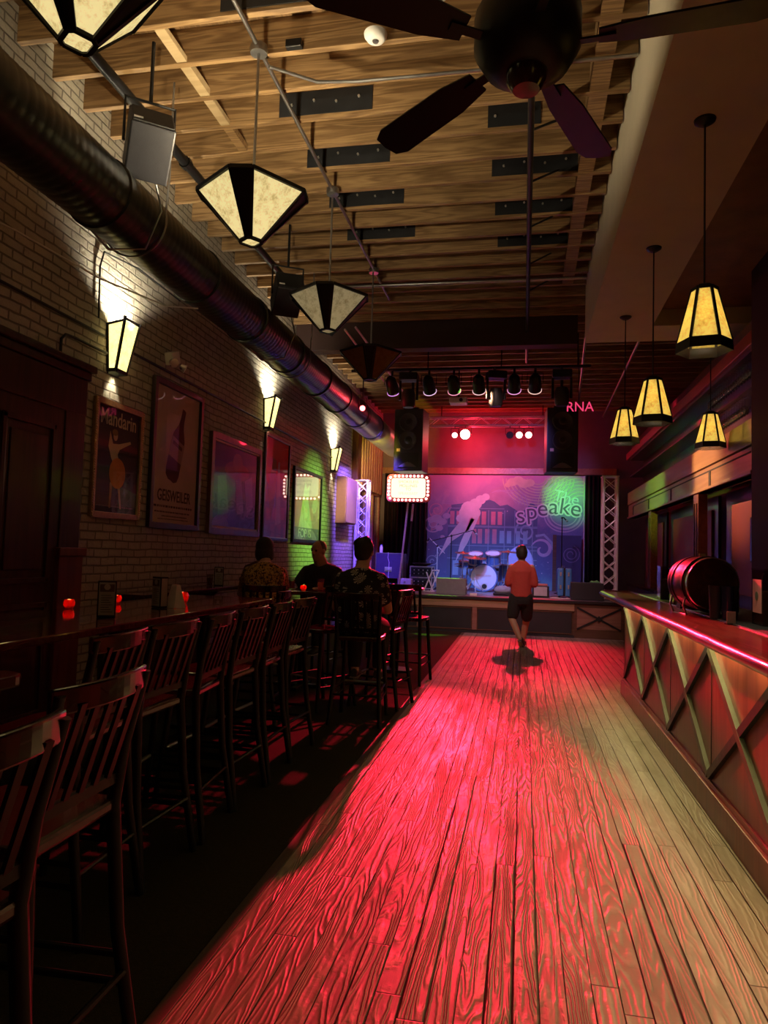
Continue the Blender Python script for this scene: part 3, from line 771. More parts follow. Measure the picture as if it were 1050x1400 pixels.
for i in range(8):
    yc = 7.72 - 1.215 * i
    if yc < .9: break
    zc = .60; dz = .38; dy = .6
    for s in (-1, 1):
        a, b = V((BX - .013, yc - dy, zc - s * dz)), V((BX - .013, yc + dy, zc + s * dz))
        MB().bar(a, b, .05, .026 if s > 0 else .024, up=(1, 0, 0)).build('cross_strip', M['blackmetal'] if s < 0 else lit_strip, t)
    MB().bb(BX - .003, BX + .001, yc + .60, yc + .604, .16, 1.06).build('panel_joint', M['rubber'], t)
# small puck lights under the overhang
for i in range(7):
    yc = 8.2 - 1.215 * i
    o = tag(MB().lathe([(0, -.012), (.03, -.012), (.034, 0), (0, 0)], 14).build('puck_light', emis('puck_glow', (1, .86, .45), 6) if i == 0 else bpy.data.materials['puck_glow'], loc=(1.075, yc, 1.062)), 'small warm puck light under the bar overhang', 'light', 'puck lights under the bar overhang')
    l = add_light('AREA', 'under_bar_light', (1.078, yc, 1.045), (1, .86, .34), 5, .5, (1.12, yc, .4))
    l.data.shape = 'RECTANGLE'; l.data.size = 1.1; l.data.size_y = .03

# ------------------------------------------------------------------ back bar: fascia, posts, recessed panels
FX = 2.30
t = thing('back_bar', 'long back bar of honey wood fascia boards carried on posts over dark red recesses', 'back bar', (FX, 0, 0))
mb = MB()
mb.bb(.0, .16, 7.82, 16.6, 2.43, 2.72).build('fascia', M['fascia'], t)
MB().bb(-.02, .12, 7.82, 16.6, 2.735, 3.0).build('upper_fascia', M['fascia'], t)
MB().bb(.03, .12, 7.82, 16.6, 2.70, 2.74).build('shadow_groove', M['rubber'], t)
MB().bb(-.03, .14, 7.82, 16.6, 2.43, 2.465).build('bottom_bead', M['fascia'], t, bevel=.006)
for y in (9.55, 11.95, 14.0, 15.9):
    MB().bb(-.008, .01, y - .04, y + .04, 2.47, 2.66).build('panel_divider', M['rubber'], t)
MB().bb(-.006, .01, 7.9, 15.9, 2.655, 2.672).build('panel_groove', M['rubber'], t)
for y in (10.3, 13.9):
    MB().bb(.0, .12, y - .14, y + .14, 1.0, 2.43).build('post', M['fasciatrim'], t, bevel=.01)
    MB().bb(-.012, .0, y - .09, y - .05, 1.05, 2.3).bb(-.012, .0, y + .05, y + .09, 1.05, 2.3).build('post_moulding', M['stageframe'], t)
for a, b in ((7.9, 10.1), (10.5, 13.7), (14.1, 16.5)):
    MB().bb(.34, .38, a, b, .9, 2.43).build('recess_panel', M['darkwood'], t)
    MB().bb(.31, .34, a + .25, b - .35, 1.12, 2.25).build('red_panel', pbr('oxblood_panel', (.16, .018, .012), .5, 0, .15, 3) if 'oxblood_panel' not in bpy.data.materials else bpy.data.materials['oxblood_panel'], t, bevel=.008)
MB().bb(.0, .6, 7.8, 16.6, 0, .95).build('cabinet_base', M['darkwood'], t)
MB().bb(-.03, .6, 7.8, 16.6, .95, .99).build('back_counter', M['tabletop'], t)
MB().bb(.30, .34, 7.82, 16.6, 3.0, 3.8).build('upper_back', M['darkwood'], t)
MB().bb(.02, .32, 7.82, 16.6, 3.36, 3.385).build('glass_shelf', M['darkwood'], t)
MB().bb(-.02, .40, 7.82, 16.9, 3.78, 3.93).build('crown_beam', pbr('red_stained_crown', (.36, .05, .03), .4, 0, .25, 3), t, bevel=.01)
MB().bb(.05, .40, 7.82, 16.6, 3.93, 4.1).build('crown_back', M['darkwood'], t)
MB().bb(.02, .30, 7.82, 16.6, 3.74, 3.78).build('glass_rack', M['darkwood'], t)
dm = pbr('dull_dark_wood', (.03, .012, .009), .7, 0, .2, 5, 0, .2)
struct('column_1', MB().bb(2.28, 2.75, 7.15, 7.82, 0, 4.55), dm, bevel=.01)
struct('wall_right_panel', MB().bb(2.62, 2.66, 2.0, 7.15, 0, 4.55), dm)

def wine_proto():
    t = thing('wine_glass', 'wine glass hanging upside down from the dark racks above the back bar', 'glass', (0, 0, 0), 0, 'wine glasses hung above the back bar')
    MB().lathe([(0, 0), (.032, .0), (.034, -.004), (.006, -.010), (.004, -.05), (.005, -.085), (.022, -.10), (.038, -.13), (.040, -.16), (.033, -.195), (.031, -.195), (.037, -.16), (.034, -.13), (.018, -.104), (0, -.098)], 14).build('bowl', M['wineglass'], t, smooth=50)
    return t
g0 = wine_proto(); first = True
for zz, ya, nn in ((3.735, 8.25, 17), (3.355, 8.45, 14)):
    for i in range(nn):
        for xx in (2.40,):
            o = g0 if first else dup(g0); first = False
            o.location = (xx, ya + .105 * i, zz)
t = thing('television', 'dark television behind the bar showing a dim violet shape', 'television', (2.60, 8.35, 1.52))
MB().bb(-.05, 0, -.45, .45, 0, .52).build('body', M['rubber'], t, bevel=.008)
MB().bb(-.053, -.05, -.43, .43, .02, .50).build('screen', pbr('dark_screen', (.01, .01, .016), .15), t)
MB().ball((-.053, .05, .27), (.003, .085, .12), 12).build('screen_image', emis('violet_screen_glow', (.22, .16, .55), .16), t)
MB().bb(-.054, -.0535, -.43, -.20, .02, .5).build('screen_band', emis('blue_screen_glow', (.03, .05, .35), .12), t)
MB().bb(.0, .03, -.1, .1, .1, .4).build('wall_mount', M['blackmetal'], t)

# ------------------------------------------------------------------ things on the bar
BT = 1.10
t = thing('keg_barrel', 'small dark wooden barrel lying on a curved metal stand on the bar', 'barrel', (1.38, 5.95, 1.341), R(11))
t.scale = (.87, .87, .87)
RX = Matrix.Rotation(R(90), 4, 'X')
prof = [(0, -.19), (.205, -.19), (.205, -.215), (.222, -.215), (.236, -.10), (.24, 0), (.236, .10), (.222, .215), (.205, .215), (.205, .19), (0, .19)]
MB().lathe(prof, 28, RX).build('staves', wood('barrel_wood', (.06, .022, .013), (.13, .05, .03), 'Y', .4, 1, .002, .2), t, smooth=35)
for a in (-.195, -.11, .11, .195):
    rr = .224 + (.012 if abs(a) < .15 else 0)
    MB().lathe([(rr, -.018), (rr + .007, -.018), (rr + .007, .018), (rr, .018)], 28, Matrix.Translation((0, a, 0)) @ RX, closed=True).build('hoop', M['bolt'] if a < -.15 else M['blackmetal'], t, smooth=35)
st = MB()
for a in (-.14, .14):
    st.tube([(-.20, a, -.275), (-.23, a, -.20), (-.21, a, -.12)], .009, 6).tube([(.20, a, -.275), (.23, a, -.20), (.21, a, -.12)], .009, 6)
    st.tube([(.215 * math.cos(x), a, .25 * math.sin(x)) for x in [R(d) for d in range(210, 331, 15)]], .009, 6)
st.tube([(-.20, -.14, -.275), (-.20, .14, -.275)], .009, 6).tube([(.20, -.14, -.275), (.20, .14, -.275)], .009, 6)
st.build('stand', M['steel'], t)
MB().cyl((0, -.19, -.12), (0, -.25, -.12), .012, 8).cyl((0, -.24, -.12), (0, -.24, -.17), .010, 8).build('spigot', M['steel'], t)
MB().cyl((0, 0, .235), (0, 0, .265), .03, 10).build('bung', M['lightwood'], t)
def bin_(name, lab, loc, w, d, h, fillc, rz=0):
    t = thing(name, lab, 'container', loc, rz)
    mb = MB(); s = .004
    mb.bb(-w, w, -d, -d + s, 0, h).bb(-w, w, d - s, d, 0, h).bb(-w, -w + s, -d, d, 0, h).bb(w - s, w, -d, d, 0, h).bb(-w, w, -d, d, 0, s)
    mb.build('box', M['clear'], t)
    MB().bb(-w + .008, w - .008, -d + .008, d - .008, .006, h * .62).build('contents', pbr(name + '_contents', fillc, .7, 0, .4, 25), t)
    MB().bb(-w - .004, w + .004, -d - .004, d + .004, h, h + .012).build('rim', M['clear'], t)
    return t
bin_('straw_bin', 'tall clear plastic bin on the far part of the bar beside the post', (1.50, 8.05, BT), .07, .09, .34, (.25, .12, .10))
bin_('napkin_bin', 'wider clear plastic bin with red paper on the bar left of the barrel', (1.47, 7.2, BT), .075, .10, .33, (.34, .10, .08))
t = bin_('fruit_bin', 'clear plastic bin with pink and tan printed sides at the right end', (1.66, 5.12, BT), .13, .11, .36, (.26, .15, .06))
MB().bb(-.133, -.131, -.09, .09, .08, .30).build('printed_side', pbr('pink_print', (.85, .42, .38), .5, 0, .2, 14), t)
MB().bb(-.04, .12, -.113, -.111, .05, .27).build('printed_front', pbr('tan_print', (.50, .28, .12), .5, 0, .3, 14), t)
xf(MB().lathe([(0, 0), (.03, 0), (.03, .002), (0, .002)], 16), Matrix.Translation((-.134, 0, .19)) @ Matrix.Rotation(R(-90), 4, 'Y')).build('round_mark', pbr('sage_print', (.16, .24, .18), .5), t)
xf(MB().lathe([(.03, 0), (.042, 0), (.042, .002), (.03, .002)], 16, closed=True), Matrix.Translation((.05, -.114, .17)) @ Matrix.Rotation(R(90), 4, 'X')).build('ring_mark', pbr('dark_print', (.05, .025, .02), .5), t)
t = thing('shaker_tin', 'black cylindrical cup holder on the bar in front of the barrel', 'cup', (1.40, 5.45, BT))
for i, (dx, dy, c) in enumerate(((-.05, 0, 'blackmetal'), (.02, -.04, 'steel'), (.07, .03, 'blackmetal'))):
    MB().lathe([(0, 0), (.036, 0), (.044, .24), (.040, .24), (.034, .008), (0, .008)], 16, Matrix.Translation((dx, dy, 0))).build('tumbler', M['speaker'] if c != 'steel' else pbr('blue_black_cup', (.02, .022, .06), .15), t, smooth=40)
t = thing('pour_caddy', 'black square napkin caddy on the bar between the clear bins and the barrel', 'caddy', (1.42, 6.62, BT))
MB().bb(-.08, .08, -.08, .08, 0, .015).bb(-.08, -.07, -.08, .08, 0, .22).bb(.07, .08, -.08, .08, 0, .22).bb(-.08, .08, .07, .08, 0, .22).build('holder', M['blackmetal'], t, bevel=.004)
MB().bb(-.065, .065, -.065, .065, .016, .14).build('napkins', M['paper'], t)
t = thing('paper_cup', 'small clear cup standing on the bar beside the black caddy', 'cup', (1.43, 6.95, BT))
MB().lathe([(0, 0), (.03, 0), (.038, .10), (.036, .10), (.028, .004), (0, .004)], 16).build('cup', M['clear'], t, smooth=40)
t = thing('card_stand', 'little upright card at the inner edge of the bar in front of the barrel', 'card', (1.35, 5.05, 1.10), R(15))
MB().bb(-.03, .03, -.004, .004, 0, .085).build('card', pbr('brown_card', (.30, .16, .12), .6), t)
MB().bb(-.035, .035, -.02, .02, 0, .008).build('foot', M['blackmetal'], t)
bt = [(0, 0), (.036, 0), (.037, .16), (.030, .19), (.014, .22), (.013, .285), (.0, .285)]
for i, (x, y, c, lab) in enumerate(((1.72, 6.35, (.02, .03, .015), 'dark bottle standing behind the barrel on its left'), (1.82, 6.0, (.10, .04, .01), 'amber bottle with pale pourer standing behind the barrel'), (1.86, 5.62, (.03, .03, .03), 'black bottle standing at the right side of the barrel'))):
    t = thing('liquor_bottle', lab, 'bottle', (x, y, BT))
    MB().lathe(bt, 16).build('body', pbr('bottle_glass_%d' % i, c, .1, 0, .1), t, smooth=40)
    MB().lathe([(.034, .05), (.0378, .05), (.0378, .14), (.034, .14)], 16, closed=True).build('paper_label', M['paper'] if i == 1 else M['stagewood'], t, smooth=40)
    MB().cyl((0, 0, .285), (.02, 0, .335), .006, 8).build('pourer', M['bolt'], t)
t = thing('rail_mat', 'black ribbed rubber mat lying on the service side of the bar', 'mat', (1.53, 5.6, BT))
MB().bb(-.12, .12, -.7, .3, 0, .008).build('mat', M['rubber'], t)
t.location = (1.60, 4.3, BT)

# ================================================================== STAGE
SZ = .70; SY = 14.08
t = thing('stage', 'low stage with tan trim, black front panels and one crossed panel at its right end', 'stage', (0, 0, 0))
MB().bb(-3.65, 1.92, SY, 18.0, .60, SZ).build('deck', M['stagetop'], t)
MB().bb(-3.65, 1.95, SY - .05, SY, .645, SZ + .003).build('lip', M['rubber'], t, bevel=.008)
MB().bb(-3.65, .98, SY - .02, SY + .01, .50, .645).build('top_band', M['stagewood'], t, bevel=.006)
MB().bb(-3.65, 1.92, SY + .02, SY + .06, 0, .60).build('skirt', M['stageframe'], t)
MB().bb(1.86, 1.92, SY, 18, 0, .60).build('end_skirt', M['stageframe'], t)
for x0, x1 in ((-3.55, -2.05), (-1.92, -.98), (-.84, .93)):
    MB().bb(x0, x1, SY - .01, SY + .02, .08, .47).build('black_panel', M['stageblack'], t)
    MB().bb(x0 - .02, x1 + .02, SY - .018, SY + .02, .47, .488).bb(x0 - .02, x1 + .02, SY - .018, SY + .02, .06, .08).build('panel_rail', M['stageframe'], t)
for x in (-2.0, -.91):
    MB().bb(x - .045, x + .045, SY - .016, SY + .02, .06, .50).build('stile', M['stagepanel'], t)
MB().bb(.98, 1.90, SY - .015, SY + .02, 0, .645).build('end_frame', M['stageframe'], t)
MB().bb(1.03, 1.83, SY - .022, SY - .01, .17, .58).build('rose_panel', M['stagepanel'], t)
for a, b in (((1.03, .17), (1.83, .58)), ((1.03, .58), (1.83, .17))):
    MB().bar((a[0], SY - .03, a[1]), (b[0], SY - .03, b[1]), .035, .016, up=(0, 1, 0)).build('cross_strip', M['rubber'], t)
xf(MB().lathe([(0, 0), (.06, 0), (.06, .012), (0, .012)], 4), Matrix.Translation((1.43, SY - .036, .375)) @ Matrix.Rotation(R(90), 4, 'X')).build('cross_boss', M['rubber'], t)
MB().bb(-3.65, .98, SY - .03, SY, 0, .05).build('toe_board', M['stageblack'], t)
MB().bb(.05, .07, SY - .015, SY - .005, .28, .31).build('panel_knob', M['bolt'], t)

# painted backdrop
def backdrop_mat():
    m, nt, out = newmat('painted_backdrop_cloth'); n = N(nt)
    v = n.coords()
    sp = n.n('SeparateXYZ'); n.l(v, sp.inputs[0])
    nz = n.noise(v, 1.1, 5, .6, .8)
    z = n.math('MULTIPLY_ADD', n.math('SUBTRACT', nz, .5), 1.5, sp.outputs[2])
    c = n.ramp(n.math('DIVIDE', z, 3.0), [(0., (.14, .30, .36)), (.12, (.12, .16, .30)), (.45, (.16, .18, .34)), (.62, (.30, .24, .40)), (.85, (.52, .36, .48)), (1., (.58, .38, .48))])
    cl = n.ramp(n.noise(v, 2.2, 6, .65, 1.2), [(.50, (0, 0, 0)), (.62, (1, 1, 1))])
    up = n.math('SUBTRACT', n.math('DIVIDE', sp.outputs[2], 1.5), .75, clamp=True)
    c = n.mix(n.math('MULTIPLY', n.math('MULTIPLY', cl, up), .5), c, (.62, .42, .46))
    sc = n.ramp(n.noise(v, 9, 5, .7, .5), [(.56, (0, 0, 0)), (.66, (1, 1, 1))])
    c = n.mix(n.math('MULTIPLY', sc, .12), c, (.45, .50, .60))
    n.bsdf(c, .8, 0, None, .3, 0, out)
    return m
BDX0, BDX1, BDZ0, BDZ1 = -2.40, 1.45, SZ, 3.53
t = thing('painted_backdrop', 'painted stage backdrop with swirls, street building, pale smoke and the letters speak', 'backdrop', (0, 17.90, SZ))
TB = Matrix(((1, 0, 0, 0), (0, 0, -1, 0), (0, 1, 0, 0), (0, 0, 0, 1)))      # text plane -> faces the room
MB().bb(BDX0, BDX1, 0, .03, .005, BDZ1 - SZ).build('cloth', backdrop_mat(), t)
def P(name, polys, m, off=.004):
    mb = MB()
    for poly in polys:
        mb.prism(poly, .002)
    return xf(mb, Matrix.Translation((0, -off + .002, 0)) @ TB).build(name, m, t)
def px(x, yy):      # handy: photo measure -> backdrop plane
    return ((x - 583) * (3.85 / 214.) + BDX0, (803 - yy) * (2.83 / 155.))
ik = lambda nm, c: pbr('paint_' + nm, c, .8, 0, .15, 5)
def stroke(pts, w):
    out = []
    pts = [V((a, b)) for a, b in pts]
    L, Rr = [], []
    for i, p in enumerate(pts):
        d = (pts[min(i + 1, len(pts) - 1)] - pts[max(i - 1, 0)]); d = d.normalized() if d.length else V((1, 0))
        nn = V((-d.y, d.x)) * (w if not callable(w) else w(i / (len(pts) - 1)))
        L.append(tuple(p + nn)); Rr.append(tuple(p - nn))
    return [[L[i], Rr[i], Rr[i + 1], L[i + 1]] for i in range(len(pts) - 1)]
def spiral(cx, cy, r0, r1, turns, a0=0, sgn=1, n=40, sy=1):
    return [(cx + (r0 + (r1 - r0) * i / n) * math.cos(a0 + sgn * 2 * math.pi * turns * i / n), cy + sy * (r0 + (r1 - r0) * i / n) * math.sin(a0 + sgn * 2 * math.pi * turns * i / n)) for i in range(n + 1)]
lilac = ik('lilac', (.50, .42, .55)); rose = ik('rose', (.60, .30, .38)); paleblue = ik('pale_blue', (.34, .46, .60)); ivory = ik('ivory', (.72, .70, .72))
# building
rows = []
wins_r, wins_b = [], []
bx0, bz0 = px(612, 735); bx1, bz1 = px(735, 690)
P('building_wall', [[px(612, 790), px(735, 790), px(735, 690), px(712, 676), px(612, 690)]], ik('building_wall', (.12, .17, .27)), .0045)
for xx in (615, 624, 650, 659, 672, 681):
    wins_r.append([px(xx, 716), px(xx + 6, 716), px(xx + 6, 698), px(xx, 698)])
for xx in (646, 654, 664, 674):
    wins_r.append([px(xx, 742), px(xx + 6, 742), px(xx + 6, 722), px(xx, 722)])
for xx in (684, 694, 706, 716):
    wins_b.append([px(xx, 741), px(xx + 6, 741), px(xx + 6, 724), px(xx, 724)])
for xx in (620, 632, 646, 662, 680, 696, 712):
    wins_b.append([px(xx, 786), px(xx + 8, 786), px(xx + 8, 766), px(xx, 766)])
P('building_window', wins_r, ik('rosy_window', (.62, .28, .34)), .007)
P('building_window', wins_b, ik('blue_window', (.30, .48, .60)), .007)
cor = []
for yy, x0, x1 in ((718, 612, 735), (719.5, 612, 735), (745, 612, 735), (694, 612, 690), (763, 612, 735), (750, 672, 735)):
    cor.append([px(x0, yy + .5), px(x1, yy + .5), px(x1, yy - .5), px(x0, yy - .5)])
for xx in (642, 668, 690, 704, 728):
    cor.append([px(xx, 790), px(xx + 1, 790), px(xx + 1, 696), px(xx, 696)])
P('building_cornice', cor, ik('cornice_blue', (.28, .38, .50)), .0085)
# smoke plume figure
plume = [px(600, 764), px(606, 745), px(612, 732), px(622, 722), px(630, 706), px(633, 690), px(640, 680), px(650, 684), px(658, 692), px(654, 704), px(645, 712), px(640, 726), px(632, 745), px(625, 764), px(629, 742), px(632, 724), px(624, 732), px(612, 748)]
P('smoke_beam', [[px(600, 762), px(612, 734), px(634, 706), px(652, 704), px(641, 724), px(618, 740)], [px(624, 768), px(630, 742), px(644, 708), px(655, 706), px(640, 742)]], ivory, .010)
for i, (a, b, r) in enumerate(((641, 694, .20), (636, 700, .16), (650, 688, .16), (657, 682, .13), (630, 708, .12), (648, 700, .17), (664, 678, .10))):
    c = px(a, b); P('smoke_puff', [ell(c[0], c[1], r, r * .9, 14)], ivory, .012 + .0006 * i)
for i, (a, b, r) in enumerate(((596, 709, .14), (604, 713, .12), (610, 705, .10), (600, 722, .10), (588, 712, .08), (605, 734, .06))):
    c = px(a, b); P('smoke_puff', [ell(c[0], c[1], r, r * .75, 12)], lilac, .010 + .0006 * i)
# swirls
sw = []
c = px(576, 698); sw += stroke(spiral(*c, .04, .30, 1.6, .4), .018)
c = px(562, 718)
c = px(592, 716)
P('swirl', stroke(spiral(*px(590, 716), .03, .24, 1.8, 1.2), .016), lilac, .006)
P('swirl', [[px(588, 703), px(596, 693), px(607, 688), px(617, 690), px(610, 696), px(602, 706), px(594, 720), px(588, 726)]] + stroke([px(588, 726), px(596, 722), px(606, 712), px(616, 692)], .02), ik('dusty_rose', (.46, .28, .38)), .0052)
P('swirl', stroke(spiral(*px(596, 697), .03, .20, 1.6, .2), .014), rose, .0075)
# big cloud arm on the right
arm = [px(665, 680), px(672, 668), px(686, 662), px(702, 664), px(716, 660), px(730, 664), px(732, 676), px(722, 690), px(712, 700), px(704, 694), px(694, 688), px(684, 690), px(676, 684)]
P('cloud_arm', [arm], ik('cloud_mauve', (.48, .34, .42)), .0052)
for i in range(5):
    P('cloud_line', stroke([px(672 + 7 * i, 672 - i), px(682 + 7 * i, 668), px(694 + 6 * i, 672 + i), px(706 + 4 * i, 686 + i)], .010), lilac, .0066 + i * .0004)
ccm = ik('cloud_cream', (.70, .66, .45))
for i, (a, b, r) in enumerate(((700, 657, .13), (708, 655, .14), (716, 659, .14), (724, 658, .12), (694, 661, .08))):
    P('cloud_crest', [ell(*px(a, b), r, r * .8, 12)], ccm, .0086 + i * .0006)
# concentric waves top right
wav = []
for i in range(9):
    rr_ = .18 + .085 * i
    wav += stroke([p for p in ell(*px(735, 652), rr_, rr_ * .8, 30, 0, 180, 360) if p[0] < BDX1 - .02 and p[1] < BDZ1 - SZ - .01], .012)
for i in range(9):
    rr_ = .30 + .09 * i
    wav += stroke([p for p in ell(*px(792, 690), rr_, rr_ * .95, 40, 0, 60, 180) if p[0] < BDX1 - .02 and p[1] < BDZ1 - SZ - .01], .010)
P('wave_lines', wav, ik('wave_yellow', (.62, .62, .42)), .0058)
P('round_seal', stroke(ell(*px(770, 700), .40, .36, 40, 0, 180, 360), .022) + stroke(ell(*px(770, 700), .47, .43, 40, 0, 180, 360), .016) + stroke(ell(*px(770, 700), .32, .28, 40, 0, 180, 360), .012), lilac, .0062)
P('swirl', stroke(spiral(*px(719, 724), .03, .25, 1.7, .5, -1), .022) + stroke([px(733, 730), px(744, 728), px(754, 738), px(757, 748)], .03), paleblue, .0064)
P('swirl', stroke(spiral(*px(742, 748), .06, .27, 1.1, 2.2), lambda u: .012 + .03 * math.sin(math.pi * u)), ik('mauve_white', (.52, .46, .62)), .0064)
P('star_dots', [ell(*px(a, b), .012, .012, 6) for a, b in ((700, 770), (734, 770), (742, 780), (750, 765), (738, 790), (744, 755), (688, 700), (694, 697), (560, 730), (592, 742), (586, 752), (596, 760))], ivory, .0064)
P('flower_motif', stroke(spiral(*px(592, 768), .02, .16, 1.5, 0), .012) + stroke(spiral(*px(604, 752), .02, .12, 1.5, 1), .010), paleblue, .0062)
# lettering, outlined letters on a rising curve
mo, mi = ik('letter_outline', (.85, .72, .75)), ik('letter_fill', (.16, .12, .18))
LT = 'speake'
for i, ch in enumerate(LT):
    u = i / (len(LT) - 1)
    cx, cz = px(712 + 74 * u, 703 - 13 * math.sin(u * 2.2))
    a = R(10 - 22 * u)
    for sc, m, off in ((1.0, mo, .013), (.80, mi, .0165)):
        g = text_mesh(ch, .56, extrude=.001)
        if sc == 1.0:
            cu = None
            big = MB()
            for kq, (dx, dz) in enumerate(((.04, 0), (-.04, 0), (0, .04), (0, -.04), (.028, .028), (-.028, .028), (.028, -.028), (-.028, -.028))):
                big.add([p + V((dx, dz, kq * .0002)) for p in g.v], g.f)
            g = big
        xf(g, Matrix.Translation((cx, -off, cz)) @ TB @ Matrix.Rotation(a, 4, 'Z')).build('letter', m, t)
cx, cz = px(773, 678)
xf(text_mesh('The', .40, extrude=.001), Matrix.Translation((cx, -.012, cz)) @ TB @ Matrix.Rotation(R(-12), 4, 'Z')).build('small_lettering', ivory, t)
MB().tube([(BDX1, -.01, 0.02), (BDX1, -.01, BDZ1 - SZ)], .02, 8).build('edge_roll', ik('edge', (.45, .48, .45)), t, smooth=60)
# dark painted panel leaning in front of the backdrop at the right
t = thing('painted_panel', 'dark blue painted panel with faint swirls leaning at the right end of the backdrop', 'panel', (1.05, 17.72, SZ))
MB().bb(-.34, .33, -.02, .02, 0, 1.36).build('board', ik('midnight', (.06, .06, .13)), t, bevel=.005)
MB().bb(-.345, -.26, -.03, .03, 0, 1.37).build('side_rail', M['stageframe'], t)
mb = MB()
for q in stroke(spiral(.08, .90, .05, .22, 2.2), .010): mb.prism(q, .002)
xf(mb, Matrix.Translation((0, -.021, 0)) @ TB).build('swirl_paint', ik('faint_lilac', (.20, .18, .30)), t)
# wall strip above the backdrop
struct('trim_2', MB().bb(-3.65, 2.2, 17.93, 18.0, 3.56, 3.72), M['fascia'], bevel=.008)

# curtains
def curtain(x0, x1, y, z0, z1, lab, nf):
    t = thing('stage_curtain', lab, 'curtain', ((x0 + x1) / 2, y, z0))
    w = x1 - x0; n = nf * 8
    pts = [(-w / 2 + w * i / n, .07 * math.sin(2 * math.pi * i / 8) + .02 * math.sin(i * 1.3)) for i in range(n + 1)]
    vs = [(a, b, 0) for a, b in pts] + [(a, b * .8, z1 - z0) for a, b in pts]
    MB().add(vs, [(i, i + 1, n + 2 + i, n + 1 + i) for i in range(n)]).build('cloth', M['curtain'], t, smooth=80, solid=.008)
    MB().cyl((-w / 2, 0, z1 - z0 + .01), (w / 2, 0, z1 - z0 + .01), .02, 8).build('curtain_pole', M['blackmetal'], t)
curtain(-3.5, -2.42, 17.78, SZ + .01, 3.52, 'black stage curtain at the left of the painted backdrop', 9)
curtain(1.48, 1.88, 17.80, SZ + .01, 3.52, 'black stage curtain at the right of the painted backdrop', 4)

# trusses standing on the stage
def truss(x0, x1, y0, y1, z0, z1, lab, mm):
    t = thing('lattice_truss', lab, 'truss', ((x0 + x1) / 2, (y0 + y1) / 2, z0))
    w, d, h = (x1 - x0) / 2, (y1 - y0) / 2, z1 - z0
    for sx in (-1, 1):
        for sy in (-1, 1):
            MB().cyl((sx * w, sy * d, 0), (sx * w, sy * d, h), .026, 10).build('chord', mm, t, smooth=50)
    mb = MB(); nz = round(h / .27); dz = h / nz
    for i in range(nz):
        a, b = i * dz + .02, (i + 1) * dz - .02
        for sy in (-1, 1):
            mb.cyl((-w, sy * d, a), (w, sy * d, b), .010, 6).cyl((w, sy * d, a), (-w, sy * d, b), .010, 6)
        for sx in (-1, 1):
            mb.cyl((sx * w, -d, a), (sx * w, d, b), .010, 6)
    mb.build('lattice', mm, t, smooth=50)
    MB().bb(-w - .04, w + .04, -d - .04, d + .04, 0, .015).build('base_plate', M['steel'], t)
    MB().bb(-w - .03, w + .03, -d - .03, d + .03, h, h + .02).build('top_plate', mm, t)
truss(1.53, 1.79, 14.42, 14.68, SZ, 3.13, 'white lattice truss standing at the right end of the stage', M['whitemetal'])
truss(-3.56, -3.32, 14.9, 15.14, SZ, 3.05, 'white lattice truss standing by the brick wall at the left of the stage', M['whitemetal'])

# window and slatted valance on the left side of the stage
W1 = thing('window_1', None, None, (XW, 16.35, 0)); tag(W1, 'tall window in the brick wall beside the stage', 'window', kind='structure')
fr = MB()
for y in (-1.15, -.4, .4, 1.15): fr.bb(0, .07, y - .05, y + .05, .95, 2.95)
fr.bb(0, .07, -1.2, 1.2, 2.9, 3.0).bb(0, .09, -1.2, 1.2, .9, 1.0)
fr.build('window_frame', M['stagewood'], W1, bevel=.006)
MB().bb(.01, .02, -1.12, 1.12, 1.0, 2.9).build('window_pane', pbr('dark_window_glass', (.10, .11, .16), .12, 0, .2, 2), W1)
t = thing('slat_screen', 'vertical wooden slat screen hung above the stage window', 'screen', (XW, 16.35, 2.95))
for i in range(9):
    MB().bb(.10, .13, -1.12 + i * .255, -1.12 + i * .255 + .20, 0, 1.12).build('slat', M['stagewood'], t, bevel=.004)
MB().bb(.05, .10, -1.15, 1.2, 1.0, 1.06).bb(.05, .10, -1.15, 1.2, .1, .16).bb(0, .06, -1.15, -1.1, 0, 1.1).bb(0, .06, 1.15, 1.2, 0, 1.1).build('screen_rail', M['darkwood'], t)
struct('column_2', MB().bb(XW, XW + .14, 14.75, 15.05, 3.06, 4.9), M['darkwood'])
t = thing('wall_cabinet', 'gold coloured box panel mounted on the brick between sconce and stage window', 'cabinet', (XW, 14.0, 2.07))
MB().bb(0, .20, -.45, .45, 0, .93).build('box', pbr('ochre_fabric', (.34, .21, .05), .8, 0, .1, 20), t, bevel=.01)
MB().bb(.20, .215, -.43, .43, .02, .91).build('front_cover', pbr('tan_cover', (.36, .22, .10), .7), t, bevel=.006)

